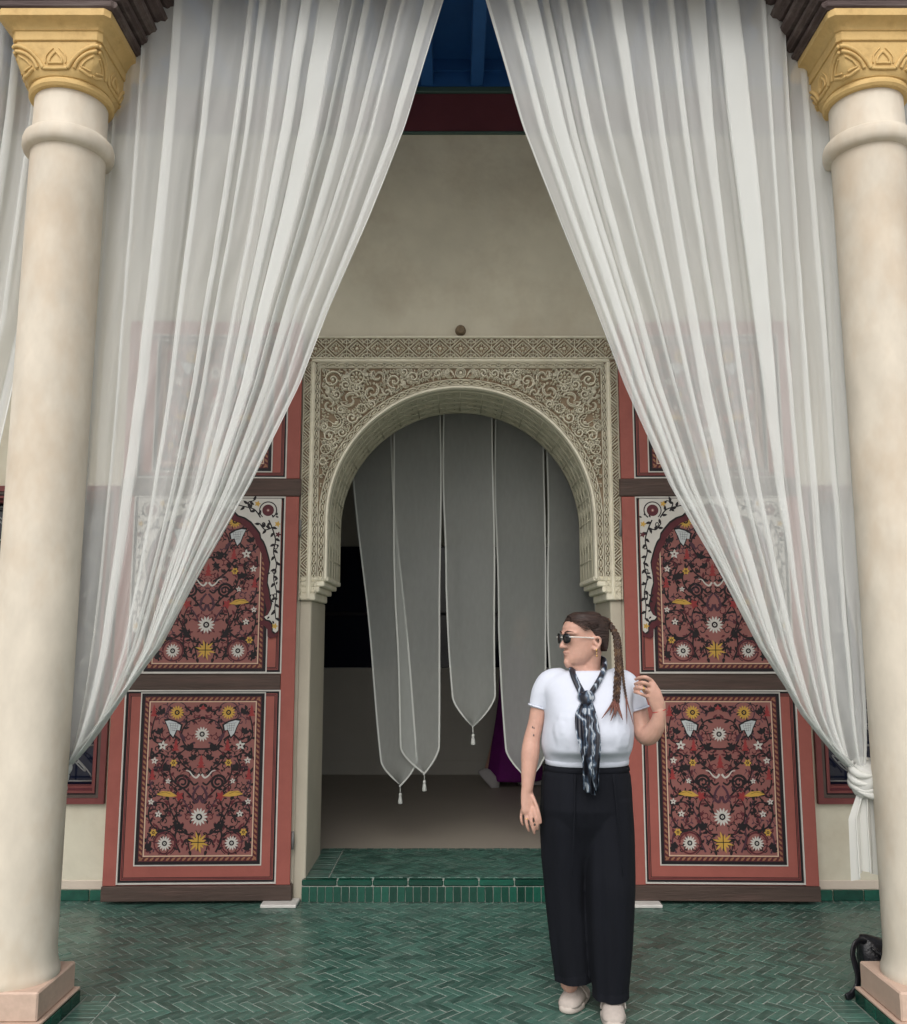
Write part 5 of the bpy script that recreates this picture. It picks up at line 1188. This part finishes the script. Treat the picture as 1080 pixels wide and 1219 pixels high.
# ---- visitor in a purple robe inside the room
M['purple'] = mat('purple_cloth', (.13, .012, .13), .75, .2, 8, .2, 60, .2)
M['sneaker'] = mat('grey_rubber', (.36, .34, .34), .7)
pv = empty('person', (.62, 9.1, .115)); tag(pv, 'person in a long purple robe, mostly hidden behind the cloth strips in the room', 'person')
vb = MB(); limb(vb, [(.70, 9.1, .20), (.68, 9.1, .6), (.66, 9.1, .95)], [.05, .07, .10]); limb(vb, [(.34, 9.16, .22), (.46, 9.14, .6), (.60, 9.1, .95)], [.045, .065, .10]); limb(vb, [(.63, 9.1, .9), (.64, 9.1, 1.2), (.65, 9.1, 1.42), (.66, 9.1, 1.52), (.67, 9.1, 1.62)], [.15, .15, .15, .06, .075])
limb(vb, [(.67, 9.1, 1.60), (.68, 9.08, 1.66), (.675, 9.1, 1.70)], [.085, .095, .085]); limb(vb, [(.69, 9.01, 1.63), (.70, 8.995, 1.62)], [.014, .014])
for m_ in (-1, 1):
    limb(vb, [(.65, 9.1 + m_ * .17, 1.40), (.66, 9.1 + m_ * .2, 1.12), (.74, 9.1 + m_ * .16, .93)], [.05, .042, .03])
    for k in range(4): finger(vb, [(.76, 9.1 + m_ * .16 + (k - 1.5) * .018, .90), (.775, 9.1 + m_ * .16 + (k - 1.5) * .018, .86), (.77, 9.1 + m_ * .16 + (k - 1.5) * .018, .83), (.765, 9.1 + m_ * .16 + (k - 1.5) * .018, .81)], .009)
    finger(vb, [(.755, 9.1 + m_ * .13, .91), (.785, 9.1 + m_ * .12, .88), (.79, 9.1 + m_ * .12, .86), (.79, 9.1 + m_ * .12, .85)], .010)
fuse(vb, 'body', M['skin'], pv, .012, 2)
rb_ = MB(); rb_.loft([oval(cx, 9.1, z, hx, d, d, 40, 2.1, fold_(3, .02 + .05 * max(0, .9 - z), 6)) for z, cx, hx, d in ((.17, .60, .27, .20), (.24, .60, .26, .20), (.45, .61, .24, .2), (.7, .62, .21, .19), (.95, .635, .19, .18), (1.2, .64, .185, .18), (1.38, .645, .19, .17), (1.45, .65, .15, .13), (1.50, .655, .08, .08))])
for m_ in (-1, 1): limb(rb_, [(.65, 9.1 + m_ * .15, 1.39), (.66, 9.1 + m_ * .2, 1.12), (.73, 9.1 + m_ * .165, .96)], [.07, .07, .07])
fuse(rb_, 'robe', M['purple'], pv, .012, 2)
hb = MB(); limb(hb, [(.655, 9.12, 1.68), (.65, 9.12, 1.74), (.66, 9.1, 1.75)], [.105, .085, .08]); limb(hb, [(.62, 9.13, 1.66), (.60, 9.13, 1.52)], [.07, .05]); fuse(hb, 'hair', M['hair'], pv, .012, 2)
for x, y, z, tilt in ((.31, 8.98, .17, R(48)), (.74, 9.08, .125, 0)):
    so = MB(); Tm = Matrix.Translation((x, y, z)) @ Matrix.Rotation(tilt, 4, 'Y')
    so.loft([[Tm @ Vector((px * k, py * k, zz)) for px, py in [(.13 * math.cos(t) + .01, (.046 if math.cos(t) > 0 else .038) * math.sin(t)) for t in [2 * PI * i / 24 for i in range(24)]]] for k, zz in ((.94, 0), (1, .008), (1, .026), (.96, .034), (.90, .06), (.72, .09), (.45, .105))]); so.build('shoe', M['sneaker'], pv, smooth=True)
# ================================================================== BAG ON THE FLOOR
M['leather'] = mat('black_leather', (.008, .008, .011), .38, .2, 30, .25, 90, .5)
M['steel'] = mat('steel', (.6, .6, .6), .25, metal=1)
bag = empty('leather_bag', (1.93, 4.22, 0)); tag(bag, 'black leather bag with a looped strap on the floor behind the right column base', 'bag')
bb = MB(); rings = []
for z, cx, hx, d in ((.004, 1.945, .125, .06), (.012, 1.945, .138, .072), (.05, 1.94, .145, .078), (.10, 1.93, .142, .075), (.14, 1.905, .130, .066), (.175, 1.872, .098, .052), (.205, 1.835, .058, .036), (.224, 1.805, .026, .018), (.229, 1.797, .012, .008)):
    rings.append(oval(cx, 4.19, z + .012 * (z > .1), hx * 1.06, d, d, 32, 2.6, lambda a, z=z: .035 * math.sin(6 * a + 30 * z) + .03 * math.sin(11 * a - 50 * z)))
bb.loft(rings); bd = bb.build('bag_body', M['leather'], bag, smooth=True)
for z0 in (.0, .03):
    b = MB(); b.tube([(1.80 + .10 * t + z0, 4.135 - .02 * math.sin(PI * t), .205 - .085 * t * (1 + .3 * t) - z0 * .6) for t in [i / 10 for i in range(11)]], .0055, 7); b.build('seam', M['leather'], bd, smooth=True)
b = MB(); b.tube([(1.872, 4.118, .165), (1.885, 4.113, .150)], .003, 6); b.build('zip_pull', M['steel'], bd, smooth=True)
b = MB(); P = spline([(1.800, 4.17, .212), (1.770, 4.155, .228), (1.738, 4.145, .218), (1.722, 4.140, .178), (1.730, 4.138, .13), (1.738, 4.136, .085), (1.728, 4.132, .045), (1.700, 4.120, .020), (1.672, 4.110, .010)], 8)
b.tube([p for p in P], [.013 + .006 * (i / len(P)) for i in range(len(P))], 12, flat=.45); b.build('strap', M['leather'], bag, smooth=True)
b = MB(); b.tube([(1.712, 4.108, .028), (1.717, 4.106, .046)], .0035, 6); b.build('buckle', M['steel'], bag, smooth=True)
